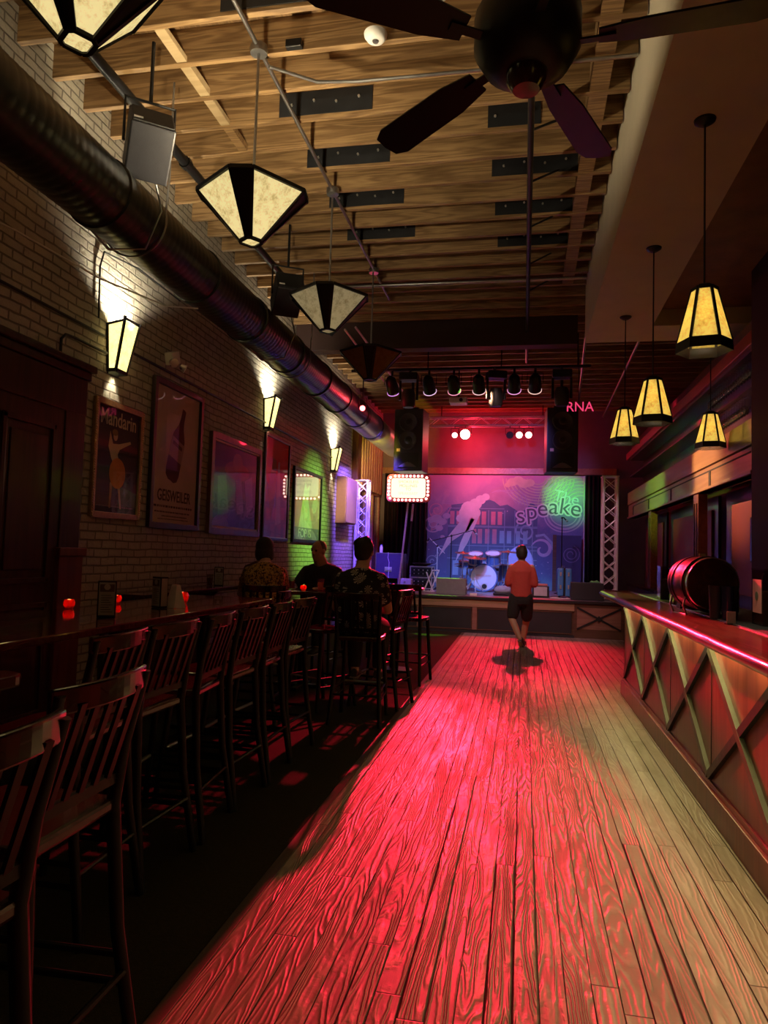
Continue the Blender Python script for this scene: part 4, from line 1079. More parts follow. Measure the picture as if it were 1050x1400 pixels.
# hung PA speakers
def pa(x, lab, rz):
    t = thing('hanging_speaker', lab, 'speaker', (x, 14.35, 3.18), rz)
    MB().bb(-.30, .30, -.22, .30, 0, 1.27).build('cabinet', M['speaker'], t, bevel=.015)
    for z in (1.03, .66):
        c = MB().lathe([(0, .012), (.05, .018), (.08, -.0), (.155, .022), (.175, .034), (.195, .030), (.20, 0)], 28, Matrix.Translation((0, -.222, z - .03)) @ Matrix.Rotation(R(90), 4, 'X')).build('woofer', M['cone'], t, smooth=40)
        xf(MB().lathe([(.0, .016), (.045, .02), (.05, .03), (0, .045)], 16), Matrix.Translation((0, -.222, z - .03)) @ Matrix.Rotation(R(90), 4, 'X')).build('dust_cap', M['rubber'], c, smooth=40)
    hn = MB().prism([(-.22, .06), (.22, .06), (.22, .37), (-.22, .37)], .01, Matrix.Translation((0, -.222, 0)) @ Matrix.Rotation(R(90), 4, 'X'))
    hn.build('horn_plate', M['rubber'], t)
    xf(MB().prism([(-.19, 0), (.19, 0), (.12, .05), (.06, .085), (0, .10), (-.06, .085), (-.12, .05)], .022), Matrix.Translation((0, -.230, .08)) @ Matrix.Rotation(R(90), 4, 'X')).build('horn', pbr('grey_horn', (.14, .13, .17), .4), t)
    MB().bb(-.235, -.165, -.232, -.222, .40, .46).build('badge', M['badge'], t)
    b = MB()
    b.bb(-.16, .16, -.06, .14, 1.27, 1.33).cyl((0, .04, 1.3), (0, .04, ZJ - 3.18), .03, 10)
    b.build('hanger', M['blackmetal'], t)
pa(-2.31, 'black stacked speaker hanging above the bulb lit marquee sign', R(-6))
pa(.70, 'black stacked speaker hanging above the right end of the painted backdrop', R(4))

# ------------------------------------------------------------------ bulb lit marquee on a leaning pole
t = thing('marquee_sign', 'bulb rimmed glowing marquee sign with faint lettering over the stage curtain', 'sign', (-2.44, 15.03, 2.91))
def rrect(w, h, r, n=5):
    out = []
    for cx, cy, a0 in ((w - r, h - r, 0), (-w + r, h - r, 90), (-w + r, -h + r, 180), (w - r, -h + r, 270)):
        for i in range(n + 1):
            a = R(a0 + 90 * i / n); out.append((cx + r * math.cos(a), cy + r * math.sin(a)))
    return out
RF = Matrix.Rotation(R(90), 4, 'X')
xf(MB().prism(rrect(.47, .30, .10), .10), Matrix.Translation((0, .05, 0)) @ RF).build('case', pbr('red_marquee_case', (.45, .05, .07), .4), t)
xf(MB().prism(rrect(.375, .215, .07), .01), Matrix.Translation((0, -.05, 0)) @ RF).build('light_panel', emis('marquee_glow', (1, .90, .60), 1.5), t)
mb = MB()
rim = rrect(.378, .218, .07)
mb.tube([(a, -.055, b) for a, b in rim], .008, 6, closed=True)
mb.build('inner_rim', pbr('rim_red', (.4, .06, .06), .4), t)
bp = []
for i in range(8): bp += [(-.29 + .083 * i, .258), (-.29 + .083 * i, -.258)]
for i in range(5): bp += [(-.424, -.15 + .075 * i), (.424, -.15 + .075 * i)]
for sx in (-1, 1):
    for sy in (-1, 1): bp.append((sx * .392, sy * .225))
mbulb = emis('marquee_bulb', (1, .62, .55), 6)
for a, b in bp:
    MB().ball((a, -.062, b), .026, 8).build('bulb', mbulb, t, smooth=60)
for i, (ln, z) in enumerate((('SMOKELESS', .13), ('MOLLINES', .045), ('TO', -.03), ('SPEAKEASY', -.12))):
    xf(text_mesh(ln, .085, extrude=.001), Matrix.Translation((0, -.062, z)) @ TB).build('lettering', emis('marquee_letter_%d' % i, ((.62, .50, .30), (.45, .40, .22), (.62, .56, .24), (.80, .62, .52))[i], 1.0), t)
MB().cyl((-.0, .0, -.29), (-.17, .02, -2.205), .022, 8).build('pole', M['stagewood'], t)
MB().lathe([(0, 0), (.12, 0), (.12, .012), (.03, .03), (0, .03)], 20, Matrix.Translation((-.17, .02, -2.207))).build('base', M['blackmetal'], t)

# ------------------------------------------------------------------ stage gear
def wedge(name, lab, loc, rz, w, d, h, m, front):
    t = thing(name, lab, 'monitor speaker', loc, rz)
    MB().prism([(-d / 2, 0), (d / 2, 0), (d / 2, h * .45), (d * .1, h), (-d / 2 + .02, h)], w, Matrix.Translation((-w / 2, 0, 0)) @ Matrix(((0, 0, 1, 0), (1, 0, 0, 0), (0, 1, 0, 0), (0, 0, 0, 1)))).build('cabinet', m, t, bevel=.01)
    MB().panel([(-w / 2 + .03, d / 2 - .0, h * .47), (w / 2 - .03, d / 2, h * .47), (w / 2 - .03, d * .12, h * .98), (-w / 2 + .03, d * .12, h * .98)], .01).build('grille', M['rubber'], t)
    MB().cyl((w / 2 - .01, -.05, h * .5), (w / 2 + .012, -.05, h * .5), .03, 12).build('handle_cup', M['bolt'], t)
wedge('stage_monitor', 'grey stage monitor wedge at the stage front below the equipment rack', (-1.42, 14.62, SZ + .003), 0, .60, .42, .33, pbr('grey_carpeted_box', (.17, .19, .19), .8), None)
wedge('stage_monitor', 'big black stage monitor at the right end of the stage front', (1.24, 14.55, SZ + .003), 0, .62, .40, .34, M['speaker'], None)
t = thing('guitar_amp', 'small amplifier with pale cloth front and red top beside the walking person', 'amplifier', (.36, 14.85, SZ + .003))
MB().bb(-.17, .17, -.11, .13, 0, .23).build('cabinet', M['speaker'], t, bevel=.015)
MB().bb(-.13, .13, -.118, -.108, .03, .21).build('speaker_cloth', pbr('pale_grille_cloth', (.45, .45, .48), .8), t, bevel=.006)
MB().bb(-.16, .14, -.10, .12, .23, .27).build('top_panel', pbr('red_white_top', (.45, .16, .16), .5), t, bevel=.01)
t = thing('gear_bag', 'low padded grey gear bag on the stage left of the walking person', 'bag', (-.40, 15.0, SZ + .003))
mb = MB().ball((0, 0, .10), (.19, .14, .10), 16); mb.v = [V((p.x, p.y, max(0, p.z))) for p in mb.v]
mb.build('bag_body', pbr('grey_padded_cloth', (.30, .32, .36), .8), t, smooth=60)
MB().bb(-.19, .19, -.14, .14, 0, .05).build('bag_base', M['rubber'], t, bevel=.02)
t = thing('suitcase', 'bright blue upright suitcase standing near the right end of the stage', 'suitcase', (.84, 15.05, SZ + .003))
bl = pbr('bright_blue_shell', (.07, .26, .62), .35, 0, .1)
for s in (-1, 1):
    MB().bb(s * .078 - .062, s * .078 + .062, -.12, .12, .03, .60).build('shell', bl, t, bevel=.03)
    for i in range(2): MB().bb(s * .078 - .015, s * .078 + .015, -.135, -.12, .18 + .26 * i, .26 + .26 * i).build('latch', M['bolt'], t)
MB().bb(-.012, .012, -.11, .11, .03, .60).build('seam', M['rubber'], t)
MB().tube([(-.05, 0, .60), (-.05, 0, .64), (-.01, 0, .64), (-.01, 0, .60)], .008, 6).build('handle', M['steel'], t)
for a in (-.1, .1):
    MB().cyl((a, -.08, .02), (a + .001, .08, .02), .02, 8).build('wheel', M['rubber'], t)
t = thing('equipment_rack', 'black rack case of audio gear with metal edges on the stage', 'rack', (-2.22, 15.9, SZ + .003))
MB().bb(-.24, .24, -.2, .2, .04, .52).build('case', M['speaker'], t)
e = MB()
for sx in (-1, 1):
    for sy in (-1, 1): e.bb(sx * .24 - .012, sx * .24 + .012, sy * .2 - .012, sy * .2 + .012, .04, .52)
    for z in (.04, .28, .52): e.bb(sx * .24 - .012, sx * .24 + .012, -.2, .2, z - .012, z + .012)
for z in (.04, .28, .52): e.bb(-.24, .24, -.212, -.19, z - .012, z + .012)
e.build('metal_edge', M['bolt'], t)
for i, z in enumerate((.10, .17, .34, .42)):
    u = MB().bb(-.21, .21, -.214, -.20, z, z + .055).build('rack_unit', M['blackmetal'], t)
    for j in range(4): MB().cyl((-.15 + .1 * j, -.214, z + .027), (-.15 + .1 * j, -.226, z + .027), .014, 8).build('knob', M['bolt'] if i % 2 else M['steel'], u)
for sx in (-1, 1): MB().cyl((sx * .2, -.15, .02), (sx * .2 + .001, .15, .02), .02, 8).build('caster', M['rubber'], t)
t = thing('cable_heap', 'heap of black cables lying on top of the equipment rack', 'cable', (-2.22, 15.9, SZ + .535))
mb = MB()
for i in range(5):
    mb.tube([(rnd.uniform(-.02, .02) + (.07 + .018 * i) * math.cos(a + i) * 1.5, (.07 + .018 * i) * math.sin(a + i), .012 + .012 * i) for a in [R(20 * k_) for k_ in range(18)]], .010, 5, closed=True)
mb.build('coil', M['rubber'], t, smooth=60)
for i, (z, c, lab) in enumerate(((0, (.34, .33, .38), 'lower pale grey case stacked beside the equipment rack'), (.135, (.42, .36, .48), 'upper lilac grey case stacked beside the equipment rack'))):
    t = thing('small_case', lab, 'case', (-2.46 - .02 * i, 15.2, SZ + .003 + z))
    MB().bb(-.14, .14, -.12, .12, 0, .13).build('shell', pbr('case_grey_%d' % i, c, .5), t, bevel=.012)
    MB().bb(-.02, .02, -.13, -.12, .045, .075).build('latch', M['steel'], t)
t = thing('road_case', 'tall dark violet road case with white handle plate below the marquee sign', 'case', (-2.86, 15.5, SZ + .003))
MB().bb(-.30, .30, -.24, .24, .05, .80).build('body', pbr('violet_black_laminate', (.05, .035, .10), .45, 0, .15), t, bevel=.012)
MB().bb(-.10, .06, -.252, -.24, .40, .50).build('handle_plate', M['bolt'], t, bevel=.01)
MB().tube([(-.07, -.255, .45), (-.07, -.275, .45), (.03, -.275, .45), (.03, -.255, .45)], .008, 6).build('handle', M['whitemetal'], t)
e = MB()
for sx in (-1, 1): e.bb(sx * .30 - .008, sx * .30 + .008, -.245, -.235, .05, .80)
e.bb(-.3, .3, -.245, -.235, .79, .81).build('metal_edge', M['steel'], t)
for sx in (-1, 1): MB().cyl((sx * .22, -.18, .025), (sx * .22 + .001, .18, .025), .025, 8).build('caster', M['rubber'], t)
tag(MB().tube([(-.02, -.28, .82), (-.02, -.262, .81), (-.03, -.265, .7), (.0, -.265, .6), (-.01, -.265, .3), (.02, -.262, .2)], .006, 5).build('hanging_cable', M['whitemetal'], loc=(-2.86, 15.5, SZ + .003), smooth=60), 'white cable hanging down the front of the violet road case', 'cable')
t = thing('water_bottle', 'white water bottle standing on the violet road case', 'bottle', (-3.08, 15.42, SZ + .805))
MB().lathe([(0, 0), (.035, 0), (.036, .12), (.02, .15), (.015, .17), (0, .17)], 14).build('body', M['white'], t, smooth=40)
MB().cyl((0, 0, .17), (0, 0, .19), .016, 10).build('cap', pbr('blue_cap', (.1, .2, .6), .4), t)
t = thing('light_tube', 'thin silver tube leaning on the curtain behind the violet road case', 'tube', (-2.62, 15.95, SZ))
MB().cyl((0, 0, 0), (.10, .10, 1.55), .022, 8).build('tube', M['speaker'], t)
MB().cyl((.10, .10, 1.55), (.125, .13, 1.95), .024, 8).build('tube_tip', M['whitemetal'], t)

def mic_stand(lab, loc, h, boom, lift, m, rz=0):
    t = thing('microphone_stand', lab, 'mic stand', loc, rz)
    MB().lathe([(0, 0), (.16, 0), (.165, .012), (.05, .03), (.02, .05), (0, .05)], 20).build('base', M['blackmetal'], t, smooth=40)
    MB().cyl((0, 0, .03), (0, 0, h), .012, 8).build('pole', m, t)
    a, b = V((-boom * .55, 0, h - lift * .55)), V((boom * .6, 0, h + lift * .6))
    MB().cyl(a, b, .009, 8).build('boom', m, t)
    MB().ball((0, 0, h), .026, 8).build('clutch', M['blackmetal'], t, smooth=60)
    mc = MB().cyl(b, b + V((.06, -.02, -.07)), .014, 8).build('microphone', M['blackmetal'], t)
    MB().ball(b + V((.072, -.024, -.085)), .028, 10).build('mic_head', M['steel'], mc, smooth=60)
mic_stand('black microphone stand with long tilted boom in the middle of the stage', (-1.54, 15.5, SZ + .003), 1.22, .78, .22, M['blackmetal'])
mic_stand('pale microphone stand with short boom next to the equipment rack', (-1.95, 16.4, SZ + .003), 1.0, .35, .30, M['whitemetal'], R(160))
mic_stand('thin dark microphone stand behind the blue suitcase', (.86, 16.6, SZ + .003), 1.72, .05, .02, M['blackmetal'])
t = thing('folded_stand', 'folded white metal stand leaning beside the equipment rack', 'stand', (-1.90, 15.15, SZ + .003), R(10))
mb = MB()
for a in (-.07, .07):
    mb.cyl((a - .10, 0, 0.012), (a + .08, .10, .46), .014, 8).cyl((a + .10, 0, .012), (a - .05, .10, .42), .014, 8)
mb.cyl((-.18, 0, .012), (.05, 0, .012), .014, 8).cyl((-.0, .10, .46), (.16, .10, .46), .014, 8)
mb.build('tubes', M['whitemetal'], t, smooth=60)

# drum kit
DK = (-.86, 16.35, SZ + .003)
t = thing('drum_kit', 'blue sparkle drum kit with pale bass drum head in front of the backdrop', 'drum kit', DK)
shell = pbr('blue_sparkle_shell', (.13, .24, .55), .25, .3, .5, 160)
head = pbr('pale_drum_head', (.62, .66, .80), .5, 0, .04)
def drum(name, c, r, d, Mx, rim=True, hd=None):
    o = xf(MB().lathe([(r * .97, -d / 2), (r, -d / 2), (r, d / 2), (r * .97, d / 2)], 28, closed=False), Matrix.Translation(c) @ Mx).build(name, shell, t, smooth=40)
    for s in (-1, 1):
        xf(MB().lathe([(0, 0), (r * .97, 0), (r * .97, .004), (0, .006)], 28), Matrix.Translation(c) @ Mx @ Matrix.Translation((0, 0, s * d / 2))).build('drum_head', head if hd is None else hd, o, smooth=40)
        xf(MB().lathe([(r + .012, -.014), (r + .02, -.014), (r + .02, .014), (r + .0, .014)], 28, closed=True), Matrix.Translation(c) @ Mx @ Matrix.Translation((0, 0, s * d / 2))).build('hoop', M['bolt'] if name != 'bass_drum' else shell, o, smooth=40)
    for i in range(8):
        a = R(45 * i + 10)
        xf(MB().cyl((r * 1.015 * math.cos(a), r * 1.015 * math.sin(a), -d / 2), (r * 1.015 * math.cos(a), r * 1.015 * math.sin(a), d / 2), .007, 6), Matrix.Translation(c) @ Mx).build('lug', M['bolt'], o)
    return o
bd = drum('bass_drum', (0, 0, .318), .295, .42, RF)
xf(MB().lathe([(0, 0), (.055, 0), (.055, .003), (0, .003)], 20), Matrix.Translation((.02, -.218, .12)) @ RF).build('port_hole', M['rubber'], bd)
xf(MB().lathe([(.055, 0), (.066, 0), (.066, .004), (.055, .004)], 20, closed=True), Matrix.Translation((.02, -.218, .12)) @ RF).build('port_ring', M['bolt'], bd)
MB().bb(-.17, .17, -.2215, -.219, .345, .385).build('head_badge', pbr('sandy_paint', (.56, .50, .55), .6), bd)
for s in (-1, 1): MB().cyl((s * .25, -.05, .2), (s * .40, -.14, .0), .012, 8).build('spur', M['bolt'], t)
drum('tom_drum', (-.20, -.02, .74), .15, .22, Matrix.Rotation(R(20), 4, 'X'))
drum('tom_drum', (.20, -.02, .75), .16, .24, Matrix.Rotation(R(20), 4, 'X'))
drum('snare_drum', (-.42, .42, .60), .18, .14, Matrix.Rotation(R(6), 4, 'X'))
drum('floor_tom', (.52, .40, .42), .20, .38, Matrix.Identity(4))
for a in range(3):
    an = R(120 * a + 30); MB().cyl((.52 + .21 * math.cos(an), .40 + .21 * math.sin(an), 0), (.52 + .21 * math.cos(an), .40 + .21 * math.sin(an), .45), .010, 6).build('floor_tom_leg', M['bolt'], t)
for s in (-1, 1): MB().cyl((s * .05, .02, .56), (s * .16, .05, .72), .013, 8).build('tom_arm', M['bolt'], t)
sn = MB()
for a in range(3):
    an = R(120 * a); sn.cyl((-.42, .42, .42), (-.42 + .2 * math.cos(an), .42 + .2 * math.sin(an), 0), .009, 6)
sn.cyl((-.42, .42, .35), (-.42, .42, .53), .012, 6); sn.build('snare_stand', M['bolt'], t)
# cymbals
brass = pbr('bronze_cymbal', (.40, .27, .13), .28, .9, .15)
def cymbal(lab, x, y, z, r, tilt, hh=False):
    c = thing('cymbal_stand', lab, 'cymbal', (x, y, SZ + .003))
    b = MB()
    for a in range(3):
        an = R(120 * a + 40); b.cyl((0, 0, .32), (.24 * math.cos(an), .24 * math.sin(an), .01), .009, 6)
    b.cyl((0, 0, .25), (0, 0, z), .011, 8).build('stand', M['bolt'], c)
    Mx = Matrix.Translation((0, 0, z - .02)) @ Euler((R(tilt), R(tilt * .4), 0)).to_matrix().to_4x4()
    for kk in range(2 if hh else 1):
        xf(MB().lathe([(0, .035), (.03, .03), (.045, .015), (r, -.004), (r, -.007), (.045, .010), (0, .028)], 30), Mx @ Matrix.Translation((0, 0, -.05 * kk))).build('cymbal_plate', brass, c, smooth=60)
    MB().cyl((0, 0, z), (0, 0, z + .05), .012, 8).build('wing_nut', M['bolt'], c)
cymbal('thin cymbal on its stand at the left of the drum kit, higher one', -1.36, 16.45, .88, .19, 8)
cymbal('wide crash cymbal on its stand left of the bass drum', -1.05, 15.98, .78, .26, 8)
cymbal('crash cymbal on its stand right of the bass drum behind the walking person', -.33, 16.1, .93, .22, 6)
cymbal('pair of hi-hat cymbals on a low stand beside the snare drum', -1.42, 16.75, .62, .17, 2, True)
t = thing('drum_stool', 'round dark drum stool behind the kit', 'stool', (-.55, 17.15, SZ + .003))
MB().lathe([(0, .46), (.16, .46), (.17, .50), (.15, .53), (0, .54)], 20).build('seat', M['rubber'], t, smooth=40)
b = MB().cyl((0, 0, .2), (0, 0, .46), .018, 8)
for a in range(3):
    an = R(120 * a); b.cyl((0, 0, .3), (.22 * math.cos(an), .22 * math.sin(an), .01), .010, 6)
b.build('stand', M['bolt'], t)
t = thing('cloth_screen', 'tall rounded pale violet screen behind the head of the walking person', 'screen', (-.06, 16.9, SZ + .003))
MB().prism([(-.30, 0), (.30, 0), (.33, .45), (.29, .78), (.20, .97), (.08, 1.05), (-.08, 1.05), (-.20, .97), (-.29, .78), (-.33, .45)], .10, Matrix.Translation((0, .05, 0)) @ RF).build('panel', pbr('pale_violet_cloth', (.42, .40, .62), .7), t, bevel=.03)
MB().bb(-.25, .25, -.15, .2, 0, .02).build('foot', M['blackmetal'], t)
tag(MB().tube([(.55, 14.55, SZ + .012), (.62, 14.48, SZ + .012), (.72, 14.52, SZ + .012), (.66, 14.6, SZ + .02), (.58, 14.52, SZ + .02), (.80, 14.42, SZ + .012), (.92, 14.46, SZ + .012), (.86, 14.55, SZ + .016)], .010, 6).build('stage_cable', pbr('pinkish_white_cable', (.7, .6, .62), .5), smooth=60), 'pale cable tangled on the stage edge in front of the blue suitcase', 'cable')
t = thing('power_strip', 'small white box lying on the stage edge right of the grey monitor', 'power strip', (-.96, 14.35, SZ + .003))
MB().bb(-.07, .07, -.025, .025, 0, .05).build('housing', M['white'], t, bevel=.006)
t = thing('cloth_scrap', 'crumpled green cloth lying on top of the big black monitor', 'cloth', (1.40, 14.5, SZ + .35))
mb = MB().ball((0, 0, .0), (.10, .06, .035), 14)
mb.v = [V((p.x * (1 + .2 * math.sin(p.y * 60)), p.y, max(0, p.z * (1 + .4 * math.sin(p.x * 70))))) for p in mb.v]
mb.build('cloth', pbr('green_cloth', (.10, .34, .10), .8), t, smooth=60)

# ------------------------------------------------------------------ overhead stage lights
t = thing('lighting_truss', 'horizontal lattice truss with lamps hanging above the back of the stage', 'truss', (-.8, 17.0, 4.62))
b = MB()
for y in (-.1, .1):
    for z in (0, .2): b.cyl((-1.5, y, z), (1.5, y, z), .02, 8)
b.build('chord', M['whitemetal'], t)
b = MB()
for i in range(12):
    x = -1.5 + .25 * i; s = i % 2
    for y in (-.1, .1): b.cyl((x, y, .2 * s), (x + .25, y, .2 * (1 - s)), .008, 6)
b.build('lattice', M['whitemetal'], t)
b = MB()
for x in (-1.2, 1.2): b.cyl((x, 0, .2), (x, 0, ZJ - 4.62), .012, 6)
b.build('hanger', M['blackmetal'], t)
def led_par(x, y, z, col, e, target, lab, lit=True, r=.085, zt=4.62):
    t = thing('stage_light', lab, 'stage light', (x, y, z))
    d = (V(target) - V((x, y, z))).normalized()
    q = d.to_track_quat('-Z', 'Y').to_matrix().to_4x4()
    MB().lathe([(0, .16), (r * .7, .15), (r * .9, .08), (r, -.02), (r, -.05), (r * .92, -.05), (r * .9, -.03), (0, -.03)], 20, q).build('can', M['blackmetal'], t, smooth=40)
    MB().lathe([(0, -.032), (r * .88, -.032), (r * .88, -.036), (0, -.04)], 20, q).build('lens', emis('lens_%s' % lab.replace(' ', '_')[:40], col, e) if lit else M['cone'], t)
    b = MB().tube([(-r - .015, 0, 0), (-r - .015, 0, .16), (r + .015, 0, .16), (r + .015, 0, 0)], .009, 6)
    b.cyl((0, 0, .16), (0, 0, zt - z), .011, 6)
    b.build('yoke', M['blackmetal'], t)
    return t, d
RED = (1, .03, .06)
red_t = [(-1.42, 17.0, 4.42), (-1.67, 17.0, 4.40), (-.14, 17.0, 4.40), (.08, 17.0, 4.40)]
for i, p in enumerate(red_t):
    led_par(p[0], p[1], p[2], (1, .55, .40) if i == 0 else (1, .30, .26), (30, 12, 14, 14)[i], (p[0] * .4, 4, .4), ('brightest red stage light under the back truss', 'smaller red stage light left of the brightest one', 'left of the lit red pair under the back truss', 'right of the lit red pair under the back truss')[i], True, (.13, .075, .085, .085)[i])
led_par(-.36, 17.0, 4.40, RED, 0, (0, 4, 0), 'unlit stage light left of the red pair under the back truss', False)
# front pipe of par cans
t = thing('lighting_pipe', 'black pipe carrying a row of par cans in front of the stage', 'pipe', (-.7, 11.5, 4.56))
MB().cyl((-2.2, 0, 0), (1.7, 0, 0), .025, 10).build('pipe', M['blackmetal'], t, smooth=50)
b = MB()
for x in (-2.0, -.9, .3, 1.5): b.cyl((x, 0, 0), (x, 0, ZJ - 4.56), .012, 6)
b.build('hanger', M['blackmetal'], t)
def par_can(x, aim, lab, rim):
    t = thing('par_can', lab, 'stage light', (x, 11.5, 4.30))
    d = (V(aim) - V((x, 11.5, 4.30))).normalized()
    q = d.to_track_quat('-Z', 'Y').to_matrix().to_4x4()
    MB().lathe([(0, .16), (.05, .16), (.085, .12), (.10, .0), (.105, -.14), (.098, -.14), (.092, -.0), (0, .0)], 22, q).build('can', M['blackmetal'], t, smooth=40)
    MB().lathe([(.094, -.136), (.112, -.136), (.112, -.146), (.094, -.146)], 22, q, closed=True).build('gel_rim', emis('gel_rim_glow_%d' % int(x * 100), rim, 1.1), t)
    b = MB().tube([(-.125, 0, 0), (-.125, 0, .16), (.125, 0, .16), (.125, 0, 0)], .008, 6).cyl((0, 0, .16), (0, 0, .26), .02, 8)
    b.build('yoke', M['blackmetal'], t)
pn = ('par can at the left end of the pipe above the stage front', 'par can second from the left on the pipe', 'par can third from the left on the pipe', 'par can left of the middle moving light', 'par can right of the middle moving light', 'par can beside the right moving light')
rims = ((.8, .3, .9), (.9, .55, .8), (1, .35, .5), (1, .6, .6), (.9, .35, .7), (1, .6, .5))
for i, x in enumerate((-2.2, -1.58, -1.17, -.76, -.19, .14)):
    par_can(x, (x * .8, 15.5, 1.2), pn[i], rims[i])
def moving_light(x, lab, rz):
    t = thing('moving_light', lab, 'stage light', (x, 11.3, 4.02), rz)
    MB().bb(-.15, .15, -.12, .12, .30, .42).build('base', M['blackmetal'], t, bevel=.015)
    MB().tube([(-.14, 0, -.02), (-.14, 0, .31), (.14, 0, .31), (.14, 0, -.02)], .025, 8).build('yoke', M['blackmetal'], t, bevel=.01)
    MB().lathe([(0, .14), (.09, .13), (.115, .05), (.11, -.12), (.09, -.16), (0, -.15)], 20, Matrix.Translation((0, 0, .02))).build('head', M['speaker'], t, smooth=40)
    MB().cyl((0, 0, .42), (0, 0.2, .54), .02, 8).build('clamp', M['blackmetal'], t)
moving_light(-1.88, 'black moving light hanging above the left hung speaker', 0)
moving_light(-.47, 'black moving light hanging in the middle of the front pipe', .3)
moving_light(.55, 'black moving light hanging above the right hung speaker', 0)
t, d = led_par(-2.62, 11.2, 3.86, (1, .12, .12), 10, (-1, 3, 1.3), 'small red glowing lamp hanging beside the black duct', True, .05, ZJ)
t = thing('projector', 'white projector hanging upside down above the middle of the stage', 'projector', (-1.28, 13.6, 4.42))
MB().bb(-.17, .17, -.14, .14, 0, .11).build('housing', M['white'], t, bevel=.02)
MB().cyl((.06, -.14, .055), (.06, -.165, .055), .035, 12).build('lens', M['rubber'], t)
MB().cyl((0, 0, .11), (0, 0, ZJ - 4.42), .015, 8).build('pole', M['blackmetal'], t)
t = thing('letter_sign', 'pink glowing letter sign beside the right hung speaker under the joists', 'sign', (.90, 12.6, 4.12))
MB().bb(-.20, .25, .012, .02, -.02, .02).build('board', M['rubber'], t)
xf(text_mesh('RNA', .24, extrude=.006, sx=.95), Matrix.Translation((.02, -.002, .01)) @ TB).build('lettering', emis('pink_letter_glow', (1, .06, .18), .9), t)
MB().cyl((0, .03, .1), (0, .03, ZJ - 4.12), .008, 6).build('hanger', M['blackmetal'], t)
for i, (x0, y0, z0, x1, y1, z1) in enumerate(((-2.62, 9.9, 4.75, -2.45, 13.0, 4.5), (-2.46, 9.9, 4.78, -2.25, 13.4, 4.52))):
    pipe('steel_strut', [(x0, y0, z0), (x1, y1, z1)], .016, M['whitemetal'], ('left', 'right')[i] + ' pale strut of the pair slanting beside the duct toward the stage', 'strut')

# ================================================================== TABLES
def table(lab, x0, x1, y0, y1, cols, h=1.07):
    t = thing('high_table', lab, 'table', ((x0 + x1) / 2, (y0 + y1) / 2, .002))
    w, d = (x1 - x0) / 2, (y1 - y0) / 2
    xf(MB().prism(rrect(w, d, .07), .04), Matrix.Translation((0, 0, h - .042))).build('tabletop', M['tabletop'], t, bevel=.008)
    for (cx, cy) in cols:
        MB().cyl((cx, cy, .03), (cx, cy, h - .04), .045, 12).build('column', M['blackmetal'], t, smooth=40)
        MB().bar((cx - min(.30, w * .8), cy, .02), (cx + min(.30, w * .8), cy, .02), .07, .035).bar((cx, cy - .28, .02), (cx, cy + .28, .02), .07, .034).build('cross_base', M['blackmetal'], t, bevel=.006)
        MB().bar((cx - w * .7, cy, h - .055), (cx + w * .7, cy, h - .055), .05, .02).build('top_bracket', M['blackmetal'], t)
    return t
table('near glossy dark high table at the lower left edge of the view', -2.75, -1.60, .7, 2.12, [(0, -.3), (0, .35)])
table('long glossy dark high table lined with black bar stools', -3.02, -2.16, 2.42, 6.05, [(0, -1.3), (0, 0), (0, 1.3)])
table('dark high table where the person in black leans on both arms', -2.78, -1.98, 7.28, 7.95, [(0, 0)])
t = thing('round_table', 'round high table with pale lit top behind the floral shirt', 'table', (-1.62, 9.1, .002))
MB().lathe([(0, 1.03), (.36, 1.03), (.38, 1.045), (.38, 1.06), (.36, 1.07), (0, 1.07)], 36).build('tabletop', M['fascia'], t, smooth=30)
MB().cyl((0, 0, .03), (0, 0, 1.03), .045, 12).build('column', M['blackmetal'], t, smooth=40)
MB().lathe([(0, 0), (.25, 0), (.25, .015), (.05, .04), (0, .04)], 24).build('base', M['blackmetal'], t, smooth=40)

